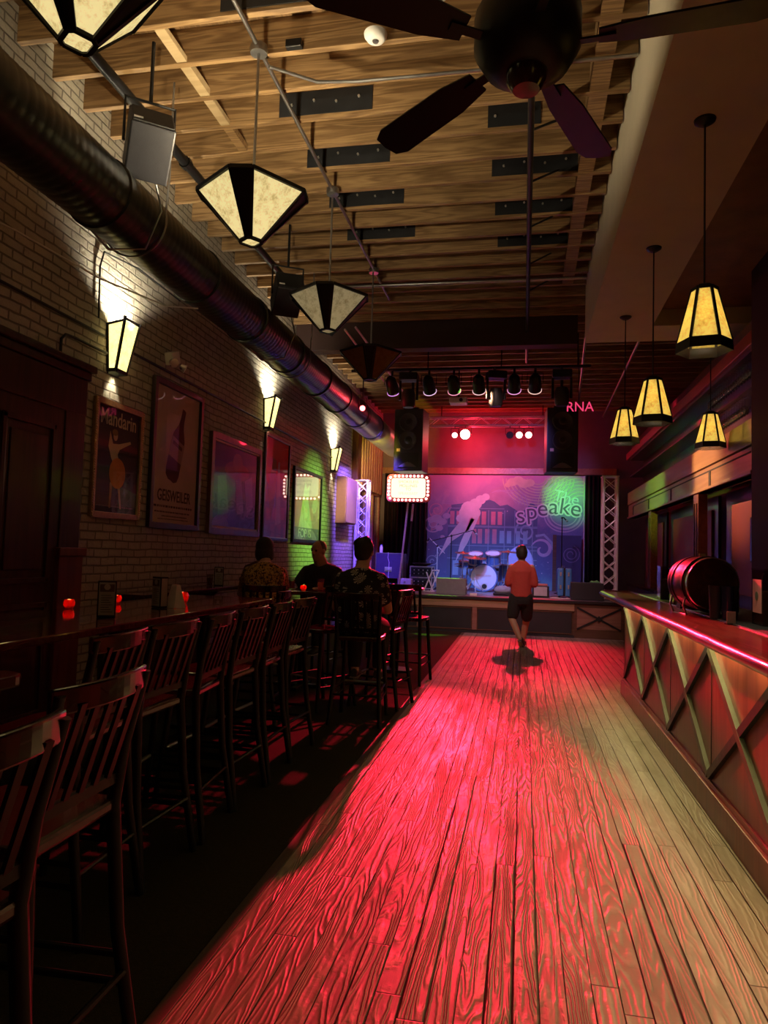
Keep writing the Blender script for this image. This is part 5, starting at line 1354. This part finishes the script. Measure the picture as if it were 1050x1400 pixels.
# ================================================================== BAR STOOLS
def stool_proto():
    t = thing('bar_stool', 'x', 'bar stool', (0, 0, .002), 0, 'black slat-backed bar stools')
    SHt = .76
    sp = [(-.20, -.20), (.20, -.20), (.215, .0), (.20, .18), (.12, .21), (-.12, .21), (-.20, .18), (-.215, 0)]
    MB().prism(sp, .04, Matrix.Translation((0, 0, SHt - .04))).build('seat', M['seatwood'], t, bevel=.012)
    for s in (-1, 1):
        # rear leg sweeping up into the back post
        pts = [(s * .225, -.275, 0), (s * .20, -.215, .38), (s * .185, -.19, .74), (s * .19, -.215, .92), (s * .20, -.265, 1.13)]
        MB().tube(pts, [.019, .020, .022, .018, .016], 8).build('rear_leg', M['stoolwood'], t, smooth=50)
        MB().tube([(s * .215, .235, 0), (s * .175, .165, .74)], [.018, .021], 8).build('front_leg', M['stoolwood'], t, smooth=50)
    xs = [-.215 + .43 * k_ / 12 for k_ in range(13)]
    cv = lambda x: -.250 - .035 * (1 - (x / .215) ** 2)
    cr = MB().prism([(x, cv(x) - .011) for x in xs] + [(x, cv(x) + .011) for x in reversed(xs)], .068, Matrix.Translation((0, 0, 1.078)))
    cr.build('crest_rail', pbr('glossy_black_crest', (.006, .004, .004), .2, 0, .2, 10, 0, .5, .6), t, bevel=.006)
    MB().bar((-.185, -.197, .82), (.185, -.197, .82), .018, .03).build('lower_rail', M['stoolwood'], t)
    for i in range(5):
        x = -.13 + .065 * i
        MB().bar((x, -.198, .82), (x, -.285, 1.10), .024, .010).build('slat', M['stoolwood'], t)
    for z, k_ in ((.30, 0), (.22, 1)):
        f = lambda a, b, zz: V(a).lerp(V(b), zz)
        A = [(s * .225 - s * .025 * z / .74, -.275 + .06 * z / .38 if z < .38 else -.2, z) for s in (-1, 1)]
        B = [(s * (.215 - .04 * z / .74), .235 - .07 * z / .74, z) for s in (-1, 1)]
        if k_ == 0:
            MB().cyl(B[0], B[1], .012, 8).build('foot_rest', M['steel'], t)
        MB().cyl(A[0], B[0], .011, 8).build('side_stretcher', M['stoolwood'], t)
        MB().cyl(A[1], B[1], .011, 8).build('side_stretcher', M['stoolwood'], t)
    MB().cyl((-.212, -.24, .26), (.212, -.24, .26), .011, 8).build('rear_stretcher', M['stoolwood'], t)
    return t
S0 = stool_proto(); used_s = [False]
def stool(x, y, rz, lab):
    o = S0 if not used_s[0] else dup(S0); used_s[0] = True
    o.location = (x, y, .002); o.rotation_euler = (0, 0, R(rz)); o['label'] = lab
    return o
rowl = ('nearest', 'second', 'third', 'fourth', 'fifth', 'farthest')
for i, (y, a) in enumerate(((2.66, 92), (3.15, 87), (3.65, 95), (4.15, 88), (4.66, 91), (5.18, 86))):
    stool(-1.86, y, a, 'black slatted bar stool along the long table, %s of the six' % rowl[i])
stool(-1.36, 1.76, 90, 'black bar stool with tall back at the corner of the near table')
stool(-1.22, 1.18, 88, 'black bar stool at the near table, cut off by the view corner')
stool(-1.42, 6.32, 3, 'black bar stool that the person in the floral shirt sits on')
stool(-1.38, 7.02, 80, 'black bar stool turned sideways just beyond the floral shirt')
stool(-1.31, 8.38, -8, 'black bar stool with open slats standing alone nearest the dance floor')
stool(-1.92, 6.75, 150, 'black bar stool with red lit seat between table and floral shirt')
stool(-2.40, 8.40, 172, 'black bar stool under the person in the plain black shirt')
stool(-2.60, 6.93, 22, 'black bar stool under the person in the yellow patterned shirt')
stool(-3.16, 8.30, 212, 'black bar stool under the person beside the brick wall')
stool(-2.0, 9.75, 170, 'black bar stool at the far side of the round table')
stool(-2.30, 5.95, 95, 'empty black bar stool at the end of the long table next to the yellow shirt')

# ------------------------------------------------------------------ things on tables
TT = 1.072
def menu(x, y, rz, lab, h=.215, w=.105, z=TT):
    t = thing('menu_holder', lab, 'menu', (x, y, z), R(rz))
    MB().bb(-w / 2, w / 2, -.030, .030, 0, h).build('holder', M['blackmetal'], t, bevel=.003)
    MB().bb(-w / 2 + .008, w / 2 - .008, -.0325, -.0302, .012, h - .01).build('menu_card', pbr('menu_card', (.42, .41, .38), .6), t)
    MB().bb(-w / 2 + .012, w / 2 - .012, -.0335, -.0326, h * .70, h - .02).build('header', pbr('menu_header', (.10, .06, .055), .6), t)
    MB().bb(w / 2, w / 2 + .0015, -.024, .024, .012, h - .01).build('side_card', pbr('menu_side', (.55, .42, .42), .5), t)
    mb = MB()
    for i in range(8): mb.bb(-w / 2 + .02, w / 2 - .02 - .01 * (i % 3), -.0335, -.0326, .03 + i * .014, .033 + i * .014)
    mb.build('print_lines', M['rubber'], t)
    xf(MB().lathe([(0, 0), (.018, 0), (.018, .001), (0, .001)], 14), Matrix.Translation((0, -.0335, h * .83)) @ RF).build('header_disc', pbr('menu_disc', (.5, .46, .44), .6), t)
    return t
menu(-2.43, 3.86, 32, 'black upright menu holder with white card nearest on the long table')
menu(-2.50, 4.62, -28, 'black upright menu holder beside the folded white paper tent')
menu(-3.42, 7.66, 25, 'black upright menu holder on the ledge by the brick wall')
menu(-1.97, 2.02, 20, 'menu card holder at the left edge of the view on the near table', .23)
t = thing('paper_tent', 'white folded paper tent card standing on the long table', 'card', (-2.40, 4.66, TT), R(-30))
MB().panel([(-.06, -.045, 0), (.06, -.045, 0), (.03, -.012, .16), (-.03, -.012, .16)], .002).panel([(.06, .045, 0), (-.06, .045, 0), (-.03, .012, .16), (.03, .012, .16)], .002).panel([(-.03, -.012, .16), (.03, -.012, .16), (.03, .012, .16), (-.03, .012, .16)], .002).build('card', M['paper'], t)
MB().panel([(.06, -.045, 0), (.06, .045, 0), (.03, .012, .16), (.03, -.012, .16)], .002).build('side', M['paper'], t)
def votive(x, y, z, lab, s=1., glow=True):
    t = thing('votive_candle', lab, 'candle', (x, y, z))
    mb = MB().lathe([(0, 0), (.034 * s, 0), (.050 * s, .03 * s), (.052 * s, .06 * s), (.040 * s, .085 * s), (.036 * s, .085 * s), (.046 * s, .058 * s), (.044 * s, .03 * s), (.03 * s, .006), (0, .006)], 20)
    mb.v = [V((p.x * (1 + .07 * math.sin(p.z * 300 / s + 5 * math.atan2(p.y, p.x))), p.y * (1 + .07 * math.sin(p.z * 300 / s + 5 * math.atan2(p.y, p.x))), p.z)) for p in mb.v]
    if 'red_votive_glass' not in bpy.data.materials:
        m, nt, out = newmat('red_votive_glass'); n = N(nt)
        tr = n.n('BsdfTranslucent'); tr.inputs[0].default_value = (.9, .06, .03, 1)
        gl = n.n('BsdfGlossy'); gl.inputs[0].default_value = (1, .5, .45, 1); gl.inputs[1].default_value = .08
        mx = n.n('MixShader'); mx.inputs[0].default_value = .25; n.l(tr.outputs[0], mx.inputs[1]); n.l(gl.outputs[0], mx.inputs[2]); n.l(mx.outputs[0], out.inputs[0])
    mb.build('glass_cup', bpy.data.materials['red_votive_glass'], t, smooth=60)
    MB().lathe([(0, .008), (.026 * s, .008), (.026 * s, .03 * s), (0, .03 * s)], 14).build('wax', M['paper'], t)
    if glow:
        MB().ball((0, 0, .045 * s), (.007, .007, .014), 8).build('flame', emis('candle_flame', (1, .45, .12), 22) if 'candle_flame' not in bpy.data.materials else bpy.data.materials['candle_flame'], t)
votive(-2.55, 5.05, TT, 'glowing crinkled red votive candle behind the paper tent')
votive(-2.95, 4.25, TT, 'small red votive on the long table farther from the stools', .7)
votive(-2.93, 4.78, TT, 'small red votive behind the black menu holder of the long table', .7)
votive(-2.33, 7.42, TT, 'small glowing orange votive in front of the person in plain black shirt', .65)
def tumbler(x, y, z, lab, c=(.8, .5, .35)):
    t = thing('drink_glass', lab, 'glass', (x, y, z))
    MB().lathe([(0, 0), (.030, 0), (.038, .13), (.036, .13), (.028, .006), (0, .006)], 18).build('glass', M['wineglass'], t, smooth=40)
    MB().lathe([(0, .008), (.027, .008), (.033, .09), (0, .09)], 18).build('drink', pbr('drink_%d' % int(x * -100), c, .2), t, smooth=40)
tumbler(-2.16, 7.5, TT, 'drink glass on the table right of the orange votive', (.5, .2, .08))
tumbler(-2.52, 7.6, TT, 'drink glass on the table in front of the yellow patterned shirt', (.3, .1, .05))
tumbler(-3.48, 7.55, TT, 'drink glass on the wall ledge beside the menu holder', (.2, .05, .04))
t = thing('paper_mat', 'pale paper mat at the corner of the near table', 'mat', (-1.85, 1.86, TT), R(8))
MB().bb(-.16, .16, -.10, .10, -.0005, .0015).build('paper', pbr('kraft_paper', (.42, .28, .15), .7), t)

# ================================================================== PEOPLE
def blob_mesh(name, mb, voxel, m, parent, smooth_it=6, detail=None):
    """fuse overlapping pieces into one continuous skin"""
    me = bpy.data.meshes.new(name); me.from_pydata([tuple(p) for p in mb.v], [], mb.f)
    ob = bpy.data.objects.new(name, me); COL.objects.link(ob)
    r = ob.modifiers.new('fuse', 'REMESH'); r.mode = 'VOXEL'; r.voxel_size = voxel
    s = ob.modifiers.new('soft', 'SMOOTH'); s.factor = .5; s.iterations = smooth_it
    dg = bpy.context.evaluated_depsgraph_get()
    me2 = bpy.data.meshes.new_from_object(ob.evaluated_get(dg))
    bpy.data.objects.remove(ob); bpy.data.meshes.remove(me)
    me2.name = name
    me2.polygons.foreach_set('use_smooth', [True] * len(me2.polygons))
    me2.materials.clear(); me2.materials.append(m)
    o = bpy.data.objects.new(name, me2); COL.objects.link(o); o.parent = parent
    return o
def limb(mb, pts, rs, n=12):
    """tapered tube with round joints"""
    pts = [V(p) for p in pts]
    for i in range(len(pts) - 1):
        a, b = pts[i], pts[i + 1]
        k = [a.lerp(b, f) for f in (0, .25, .5, .75, 1)]
        r0, r1 = rs[i], rs[i + 1]
        mb.tube(k, [r0 + (r1 - r0) * f + .06 * r0 * math.sin(math.pi * f) for f in (0, .25, .5, .75, 1)], n)
    for p, r in zip(pts, rs): mb.ball(p, r * 1.0, n)
    return mb
def loft(mb, secs, n=20):
    """secs: (centre, right vector, forward vector, rx, ry)"""
    o = []
    fs = []
    for (c, rt, fw, rx, ry) in secs:
        for k in range(n):
            a = 2 * math.pi * k / n
            o.append(V(c) + V(rt).normalized() * rx * math.cos(a) + V(fw).normalized() * ry * math.sin(a))
    for i in range(len(secs) - 1):
        for k in range(n):
            l = (k + 1) % n
            fs.append((i * n + k, i * n + l, (i + 1) * n + l, (i + 1) * n + k))
    fs.append(tuple(range(n - 1, -1, -1))); fs.append(tuple((len(secs) - 1) * n + k for k in range(n)))
    return mb.add(o, fs)
def hand(mb, wrist, d, palm_n, side, curl=.6):
    """palm, four bent fingers and a thumb leaving the side of the palm"""
    d = V(d).normalized(); pn = (V(palm_n) - d * V(palm_n).dot(d)).normalized(); s = d.cross(pn) * side
    w = V(wrist)
    loft(mb, [(w, s, pn, .028, .019), (w + d * .04, s, pn, .038, .015), (w + d * .085, s, pn, .042, .013)], 12)
    for i, (L, off) in enumerate(((.072, -.030), (.080, -.010), (.075, .010), (.058, .029))):
        p = w + d * .082 + s * off
        dd = d.copy(); pts = [p]
        for j in range(3):
            dd = (dd + pn * curl * .55).normalized()
            p = p + dd * L * (.42, .33, .25)[j]; pts.append(p)
        limb(mb, pts, [.0095, .009, .0082, .007], 8)
    p = w + d * .03 - s * .034
    limb(mb, [w + d * .02 - s * .018, p, p + (d * .75 - s * .5 + pn * .4).normalized() * .035, p + (d * .9 - s * .2 + pn * .6).normalized() * .062], [.014, .013, .0105, .008], 8)
def head_mesh(mb, c, up, fw, s=1.0):
    up = V(up).normalized(); fw = (V(fw) - up * V(fw).dot(up)).normalized(); rt = fw.cross(up)
    Mh = Matrix((rt, fw, up)).transposed()
    L = lambda x, y, z: V(c) + Mh @ V((x, y, z)) * s
    mb.ball(L(0, -.008, .018), (.076 * s, .094 * s, .098 * s), 18, Mh)
    mb.ball(L(0, .030, -.045), (.058 * s, .058 * s, .068 * s), 16, Mh)
    mb.ball(L(0, .062, -.090), (.030 * s, .024 * s, .022 * s), 12, Mh)
    limb(mb, [L(0, .088, .012), L(0, .106, -.022)], [.011 * s, .015 * s], 10)
    for q in (-1, 1):
        mb.ball(L(q * .012, .098, -.026), .010 * s, 8)
        mb.ball(L(q * .078, -.008, -.012), (.012 * s, .022 * s, .033 * s), 10, Mh)
        mb.ball(L(q * .03, .078, .026), (.026 * s, .014 * s, .009 * s), 10, Mh)
    mb.ball(L(0, .086, -.055), (.024 * s, .010 * s, .006 * s), 10, Mh)
    mb.ball(L(0, .085, -.066), (.021 * s, .010 * s, .007 * s), 10, Mh)
    return L, Mh
def hair_mesh(c, up, fw, s, style, m, parent):
    up = V(up).normalized(); fw = (V(fw) - up * V(fw).dot(up)).normalized(); rt = fw.cross(up)
    Mh = Matrix((rt, fw, up)).transposed()
    L = lambda x, y, z: V(c) + Mh @ V((x, y, z)) * s
    mb = MB()
    if style == 'short':
        mb.ball(L(0, -.014, .030), (.086 * s, .100 * s, .098 * s), 18, Mh)
        mb.ball(L(0, -.045, -.015), (.074 * s, .065 * s, .075 * s), 16, Mh)
        for i in range(14):
            a = rnd.uniform(0, 6.28); e = rnd.uniform(.3, 1.3)
            mb.ball(L(.078 * math.cos(a) * math.cos(e), -.014 + .088 * math.sin(a) * math.cos(e), .035 + .085 * math.sin(e)), .024 * s, 8)
    elif style == 'bob':
        mb.ball(L(0, -.012, .030), (.090 * s, .104 * s, .096 * s), 18, Mh)
        mb.ball(L(0, -.050, -.05), (.082 * s, .065 * s, .09 * s), 16, Mh)
        for q in (-1, 1): mb.ball(L(q * .07, -.01, -.05), (.024 * s, .05 * s, .07 * s), 12, Mh)
    else:
        mb.ball(L(0, -.020, .022), (.0785 * s, .092 * s, .094 * s), 18, Mh)
    # cut the face free
    keep = MB(); o = blob_mesh('hair', mb, .010 * s, m, parent, 3)
    bm = bmesh.new(); bm.from_mesh(o.data)
    cc = V(c); kill = []
    for v in bm.verts:
        p = Mh.transposed() @ (v.co - cc) / s
        lim = .050 + (.035 if p.z > .07 else 0)
        if p.y > lim and p.z < .085: kill.append(v)
        elif style == 'crop' and p.z < -.01: kill.append(v)
        elif p.y > .02 and p.z < .02 and style == 'short': kill.append(v)
    bmesh.ops.delete(bm, geom=kill, context='VERTS'); bm.to_mesh(o.data); bm.free()
    return o
def eyes(L, s, parent):
    for q in (-1, 1):
        MB().ball(L(q * .031, .079, .006), .0115 * s, 10).build('eye', pbr('eye_dark', (.04, .03, .03), .15) if 'eye_dark' not in bpy.data.materials else bpy.data.materials['eye_dark'], parent, smooth=60)
def shoe(name, heel, toe, m, parent, up=(0, 0, 1)):
    h, t_ = V(heel), V(toe); d = (t_ - h).normalized(); L = (t_ - h).length
    u = V(up); u = (u - d * u.dot(d)).normalized(); r = d.cross(u)
    mb = MB()
    loft(mb, [(h - d * .02 + u * .045, r, u, .030, .045), (h + d * L * .25 + u * .048, r, u, .038, .048), (h + d * L * .6 + u * .036, r, u, .046, .036), (h + d * L * .9 + u * .026, r, u, .042, .026), (h + d * (L + .01) + u * .02, r, u, .02, .014)], 14)
    o = mb.build(name, m, parent, smooth=60)
    sb = MB()
    loft(sb, [(h - d * .025, r, d, .030, .01), (h - d * .025 + u * .0, r, d, .031, .02)], 8)
    mb2 = MB(); w = Matrix((r, d, u)).transposed()
    mb2.box((h + t_) / 2 + u * .006, (.080, L + .05, .014), w).build('sole', M['white'] if 'white' in name else pbr('shoe_sole', (.25, .23, .22), .6) if 'shoe_sole' not in bpy.data.materials else bpy.data.materials['shoe_sole'], o, bevel=.006)
    return o
def pattern_mat(name, base, c2, scale, thr, style='leaf'):
    m, nt, out = newmat(name); n = N(nt)
    v = n.coords()
    if style == 'leaf':
        vo = n.n('TexVoronoi'); n.l(v, vo.inputs['Vector']); vo.inputs['Scale'].default_value = scale
        sp = n.n('VectorMath'); sp.operation = 'SUBTRACT'; n.l(n.mapping(v, (scale,) * 3), sp.inputs[0]); n.l(vo.outputs['Position'], sp.inputs[1])
        # petals around each cell centre
        loc = n.n('VectorMath'); loc.operation = 'SUBTRACT'; n.l(v, loc.inputs[0]); n.l(vo.outputs['Position'], loc.inputs[1])
        s3 = n.n('SeparateXYZ'); n.l(loc.outputs[0], s3.inputs[0])
        ang = n.math('ARCTAN2', s3.outputs[2], n.math('ADD', s3.outputs[0], s3.outputs[1]))
        pet = n.math('GREATER_THAN', n.math('SINE', n.math('MULTIPLY', ang, 9.)), .0)
        near = n.math('LESS_THAN', vo.outputs['Distance'], thr)
        f = n.math('MULTIPLY', pet, near)
    else:
        nz = n.noise(v, scale, 2, .5, 1.6)
        f = n.math('LESS_THAN', n.math('ABSOLUTE', n.math('SUBTRACT', nz, .5)), thr)
    c = n.mix(f, base, c2)
    n.bsdf(c, .8, 0, n.bump(n.noise(v, 14, 3), .006), .2, 0, out)
    return m

# ---- person walking toward the stage
t = thing('person', 'person in red shirt and black shorts walking away toward the stage', 'person', (-.02, 12.30, 0))
b = MB()
hd = V((0, .03, 1.550))
L, Mh = head_mesh(b, hd, (0, .10, 1), (0, 1, -.10), 1.04)
limb(b, [(0, -.01, 1.36), (0, .012, 1.50)], [.062, .054])
loft(b, [((0, 0, .80), (1, 0, 0), (0, 1, 0), .155, .105), ((0, 0, .95), (1, 0, 0), (0, 1, 0), .150, .105), ((0, -.005, 1.15), (1, 0, 0), (0, 1, 0), .165, .110), ((0, -.015, 1.30), (1, 0, 0), (0, 1, 0), .185, .105), ((0, -.01, 1.39), (1, 0, 0), (0, 1, 0), .13, .075)])
limb(b, [(-.09, 0, .86), (-.15, -.02, .47), (-.005, -.24, .155)], [.092, .062, .040])       # trailing leg
limb(b, [(.09, 0, .86), (.10, .14, .46), (.045, .20, .085)], [.092, .062, .040])
for s in (-1, 1):
    limb(b, [(s * .165, -.01, 1.325), (s * .228, -.04, 1.06), (s * .14, .17, 1.03)], [.058, .045, .032])
    hand(b, (s * .14, .17, 1.03), (-s * .55, .75, .25), (0, .2, 1), s, .9)
limb(b, [(-.005, -.24, .155), (.0, -.20, .05), (.0, -.10, .02)], [.040, .03, .02]); limb(b, [(.045, .20, .085), (.05, .28, .03)], [.038, .025])
blob_mesh('body', b, .0075, M['skin'], t, 5)
hair_mesh(hd, (0, .10, 1), (0, 1, -.10), 1.16, 'short', M['hairdark'], t)
eyes(L, 1, t)
c = MB()
loft(c, [((0, 0, .83), (1, 0, 0), (0, 1, 0), .178, .130), ((0, 0, .95), (1, 0, 0), (0, 1, 0), .174, .128), ((0, -.005, 1.12), (1, 0, 0), (0, 1, 0), .178, .128), ((0, -.015, 1.27), (1, 0, 0), (0, 1, 0), .200, .126), ((0, -.015, 1.34), (1, 0, 0), (0, 1, 0), .185, .105), ((0, -.012, 1.395), (1, 0, 0), (0, 1, 0), .125, .085), ((0, -.005, 1.44), (1, 0, 0), (0, 1, 0), .072, .066)])
for s in (-1, 1): limb(c, [(s * .160, -.012, 1.305), (s * .214, -.03, 1.14), (s * .222, -.035, 1.05)], [.068, .060, .058])
blob_mesh('shirt', c, .012, pbr('red_cotton', (.52, .065, .055), .85, 0, .12, 8, .006), t, 6)
c = MB()
loft(c, [((0, 0, .90), (1, 0, 0), (0, 1, 0), .165, .118), ((0, 0, .78), (1, 0, 0), (0, 1, 0), .180, .128), ((0, 0, .70), (1, 0, 0), (0, 1, 0), .180, .12)])
limb(c, [(-.09, 0, .82), (-.135, -.012, .52)], [.112, .098]); limb(c, [(.09, 0, .82), (.10, .10, .50)], [.112, .098])
blob_mesh('shorts', c, .012, pbr('black_shorts', (.016, .014, .016), .85, 0, .2, 12, .004), t, 5)
dk = pbr('dark_shoe', (.035, .028, .028), .6)
shoe('shoe', (-.01, -.265, .105), (.03, -.10, .012), dk, t, (0, -.6, .8))
shoe('shoe', (.045, .17, .0), (.06, .40, .0), dk, t)

# ---- seated people
def seated(lab, loc, rz, shirt, hair, hstyle, lean=.05, headturn=0, nod=0., skin='skin2', arms='table', trousers=(.02, .018, .022), sleeve='short', build=1.0, sh=.765):
    t = thing('person', lab, 'person', loc, R(rz))
    b = MB(); w = build
    hip = V((0, -.03, sh + .10)); ch = hip + V((0, lean * .62, .36)); nk = hip + V((0, lean, .505))
    fwv = V((0, 1, -lean)).normalized()
    hd = nk + V((0, .035 + lean * .25 + nod * .5, .142 - abs(nod) * .1))
    hu = V((0, lean * .4 + nod, 1)); hf = V((math.sin(R(headturn)), math.cos(R(headturn)), -nod))
    L, Mh = head_mesh(b, hd, hu, hf, 1.05)
    limb(b, [nk - V((0, .01, .05)), hd - V((0, .01, .07))], [.062 * w, .055 * w])
    X = (1, 0, 0)
    tors = lambda g: [(hip + V((0, 0, -.09)), X, fwv, .175 * w + g, .125 * w + g), (hip + V((0, 0, .05)), X, fwv, .165 * w + g, .118 * w + g), (hip.lerp(ch, .6), X, fwv, .17 * w + g, .118 * w + g), (ch, X, fwv, .195 * w + g, .115 * w + g), (nk + V((0, -.015, -.08)), X, fwv, .175 * w + g, .09 * w + g), (nk + V((0, -.014, -.035)), X, fwv, .115 * w + g, .07 + g), (nk, X, fwv, .062 + g, .058 + g)]
    loft(b, tors(0))
    for s in (-1, 1):
        knee = V((s * .13, .40, sh + .03)); ank = V((s * .11, .34, .36 + .02))
        limb(b, [hip + V((s * .09, 0, -.03)), knee, ank], [.092, .064, .040])
        shd = nk + V((s * .170 * w, -.015, -.105))
        if arms == 'table':
            el = shd + V((s * .07, .20, -.24)); wr = el + V((-s * .16, .20, .03))
        else:
            el = shd + V((s * .06, .06, -.28)); wr = el + V((-s * .12, .22, -.02))
        limb(b, [shd, el, wr], [.056, .044, .031])
        hand(b, wr, (-s * .5, .8, 0), (0, .1, -1), s, .7)
        limb(b, [ank, ank + V((0, .10, -.05))], [.036, .026])
    blob_mesh('body', b, .0085, M[skin], t, 5)
    if hstyle: hair_mesh(hd, hu, hf, 1.08, hstyle, hair, t)
    eyes(L, 1, t)
    c = MB(); loft(c, tors(.022)[:-1] + [(nk + V((0, -.004, -.012)), X, fwv, .078, .072)])
    for s in (-1, 1):
        shd = nk + V((s * .165 * w, -.015, -.115)); el = (shd + V((s * .07, .20, -.24))) if arms == 'table' else (shd + V((s * .06, .06, -.28)))
        limb(c, [shd, shd.lerp(el, .66 if sleeve == 'short' else 1)], [.068, .062])
    blob_mesh('shirt', c, .012, shirt, t, 6)
    c = MB(); loft(c, [(hip + V((0, 0, -.10)), X, fwv, .19 * w, .14 * w), (hip + V((0, 0, .0)), X, fwv, .187 * w, .137 * w)])
    for s in (-1, 1):
        knee = V((s * .13, .40, sh + .03)); ank = V((s * .11, .34, .38))
        limb(c, [hip + V((s * .09, .02, -.02)), knee, knee.lerp(ank, .85)], [.108, .080, .060])
    blob_mesh('trousers', c, .012, pbr('trousers_' + lab[:18].replace(' ', '_'), trousers, .85), t, 5)
    for s in (-1, 1): shoe('shoe', (s * .11, .31, .305), (s * .12, .53, .305), dk, t)
    return t
seated('person in black and grey floral shirt seated upright with back turned', (-1.45, 6.36, 0), 0, pattern_mat('floral_shirt', (.02, .02, .024), (.48, .46, .44), 12, .46), M['hairdark'], 'short', .06, 6, .03, arms='lap', build=1.08)
seated('person in plain black shirt leaning on the table, facing the room', (-2.38, 8.42, 0), 168, pbr('black_tee', (.018, .016, .018), .85, 0, .2, 10, .004), M['hairgrey'], 'crop', .12, 10, .05, 'skin', build=1.28)
seated('person in a yellow patterned shirt leaning toward the person by the wall', (-2.60, 6.96, 0), 22, pattern_mat('yellow_shirt', (.42, .25, .06), (.05, .03, .02), 17, .045, 'wave'), M['hairdark'], 'bob', .20, 25, .08, build=1.0)
seated('person in dark clothes beside the brick wall facing the yellow shirt', (-3.16, 8.30, 0), 212, pbr('plum_blouse', (.09, .03, .03), .85, 0, .2, 10), M['hairdark'], 'bob', .08, -10, .06, 'skin', build=.92)

# ================================================================== LIGHT FROM LAMPS IN THE ROOM
REDL = (1, .014, .045)
add_light('SPOT', 'red_stage_beam', (-1.42, 16.88, 4.34), REDL, 10500, .07, (-.95, 3.6, 0), 18, .8)
add_light('SPOT', 'red_stage_wash', (.08, 16.88, 4.34), REDL, 3000, .08, (.0, 11.8, 0), 38, .9)
add_light('SPOT', 'red_bar_beam', (-1.42, 16.88, 4.36), REDL, 28000, .06, (1.10, 4.6, 1.1), 6, .8)
add_light('SPOT', 'red_crown_beam', (-.14, 16.88, 4.34), REDL, 2500, .06, (2.3, 10.5, 3.85), 14, .6)
add_light('POINT', 'red_glare', (-1.3, 17.3, 4.30), (1, .02, .05), 75, .12)
add_light('POINT', 'red_glare', (0, 17.3, 4.30), (1, .02, .06), 25, .1)
add_light('SPOT', 'green_mural_beam', (.09, 15.2, 4.20), (.0, 1, .07), 520, .05, (1.02, 17.9, 3.0), 25, 1.)
add_light('SPOT', 'green_floor_beam', (-1.0, 17.0, 4.3), (.25, 1, .04), 2200, .04, (-1.66, 13.6, 0), 8, .4)
add_light('SPOT', 'green_bar_beam', (-1.42, 16.9, 4.36), (.45, 1, .05), 1500, .04, (1.12, 8.6, 1.1), 4.5, .6)
add_light('SPOT', 'green_wall_beam', (-.9, 11.6, 4.3), (.35, 1, .12), 1100, .05, (-3.6, 11.9, 2.2), 40, .9)
add_light('SPOT', 'green_fascia_beam', (-.44, 11.3, 3.86), (.30, 1, .10), 900, .05, (2.3, 13.2, 2.8), 30, .9)
add_light('SPOT', 'amber_fascia_beam', (-1.17, 11.4, 4.25), (1, .54, .28), 3800, .05, (2.3, 9.8, 2.78), 25, .9)
add_light('SPOT', 'blue_wall_beam', (-2.4, 13.2, 4.0), (.20, .10, 1), 1400, .06, (-3.62, 14.7, 1.8), 60, .7)
add_light('SPOT', 'blue_kit_wash', (-.9, 13.0, 4.5), (.11, .30, 1), 1100, .12, (-.8, 16.6, .9), 44, .9)
add_light('SPOT', 'violet_mural_wash', (-.3, 13.0, 4.5), (.36, .26, 1), 420, .12, (-.2, 17.9, 1.9), 66, .8)
add_light('SPOT', 'rose_mural_beam', (-1.2, 13.5, 4.4), (1, .14, .26), 900, .08, (-1.0, 17.9, 3.1), 24, 1.)
add_light('SPOT', 'yellow_duct_beam', (-2.78, 13.0, 3.0), (1, .80, .03), 130, .04, (-3.0, 14.7, 3.85), 40, .6)
add_light('SPOT', 'amber_cabinet_beam', (-2.05, 11.4, 4.2), (1, .68, .25), 600, .05, (-3.5, 13.6, 2.55), 16, .6)
add_light('SPOT', 'amber_window_beam', (-2.75, 13.3, 2.95), (1, .60, .22), 420, .05, (-3.5, 16.4, 3.35), 44, .8)
add_light('SPOT', 'pink_truss_beam', (.9, 13.2, 4.3), (1, .45, .65), 90, .05, (1.68, 14.5, 1.9), 26, .6)
add_light('SPOT', 'pink_stage_wash', (-.2, 12.6, 4.4), (1, .30, .55), 260, .08, (-.3, 14.6, .7), 60, .9)
add_light('POINT', 'duct_red_glow', (-2.55, 11.05, 3.84), (1, .03, .05), 6, .04)
add_light('SPOT', 'white_stage_front', (-.4, 9.0, 4.95), (1, .62, .54), 420, .2, (-.4, 14.0, .4), 46, .9)
w = bpy.data.worlds.new('room_dark'); scene.world = w; w.use_nodes = True
w.node_tree.nodes['Background'].inputs[0].default_value = (.5, .35, .25, 1); w.node_tree.nodes['Background'].inputs[1].default_value = .002

vs = scene.view_settings
vs.view_transform = 'Standard'; vs.look = 'None'; vs.exposure = 0; vs.gamma = 1; vs.use_curve_mapping = False
scene.cycles.use_denoising = True
scene.cycles.max_bounces = 6; scene.cycles.diffuse_bounces = 3; scene.cycles.transparent_max_bounces = 12
scene.cycles.sample_clamp_indirect = 4
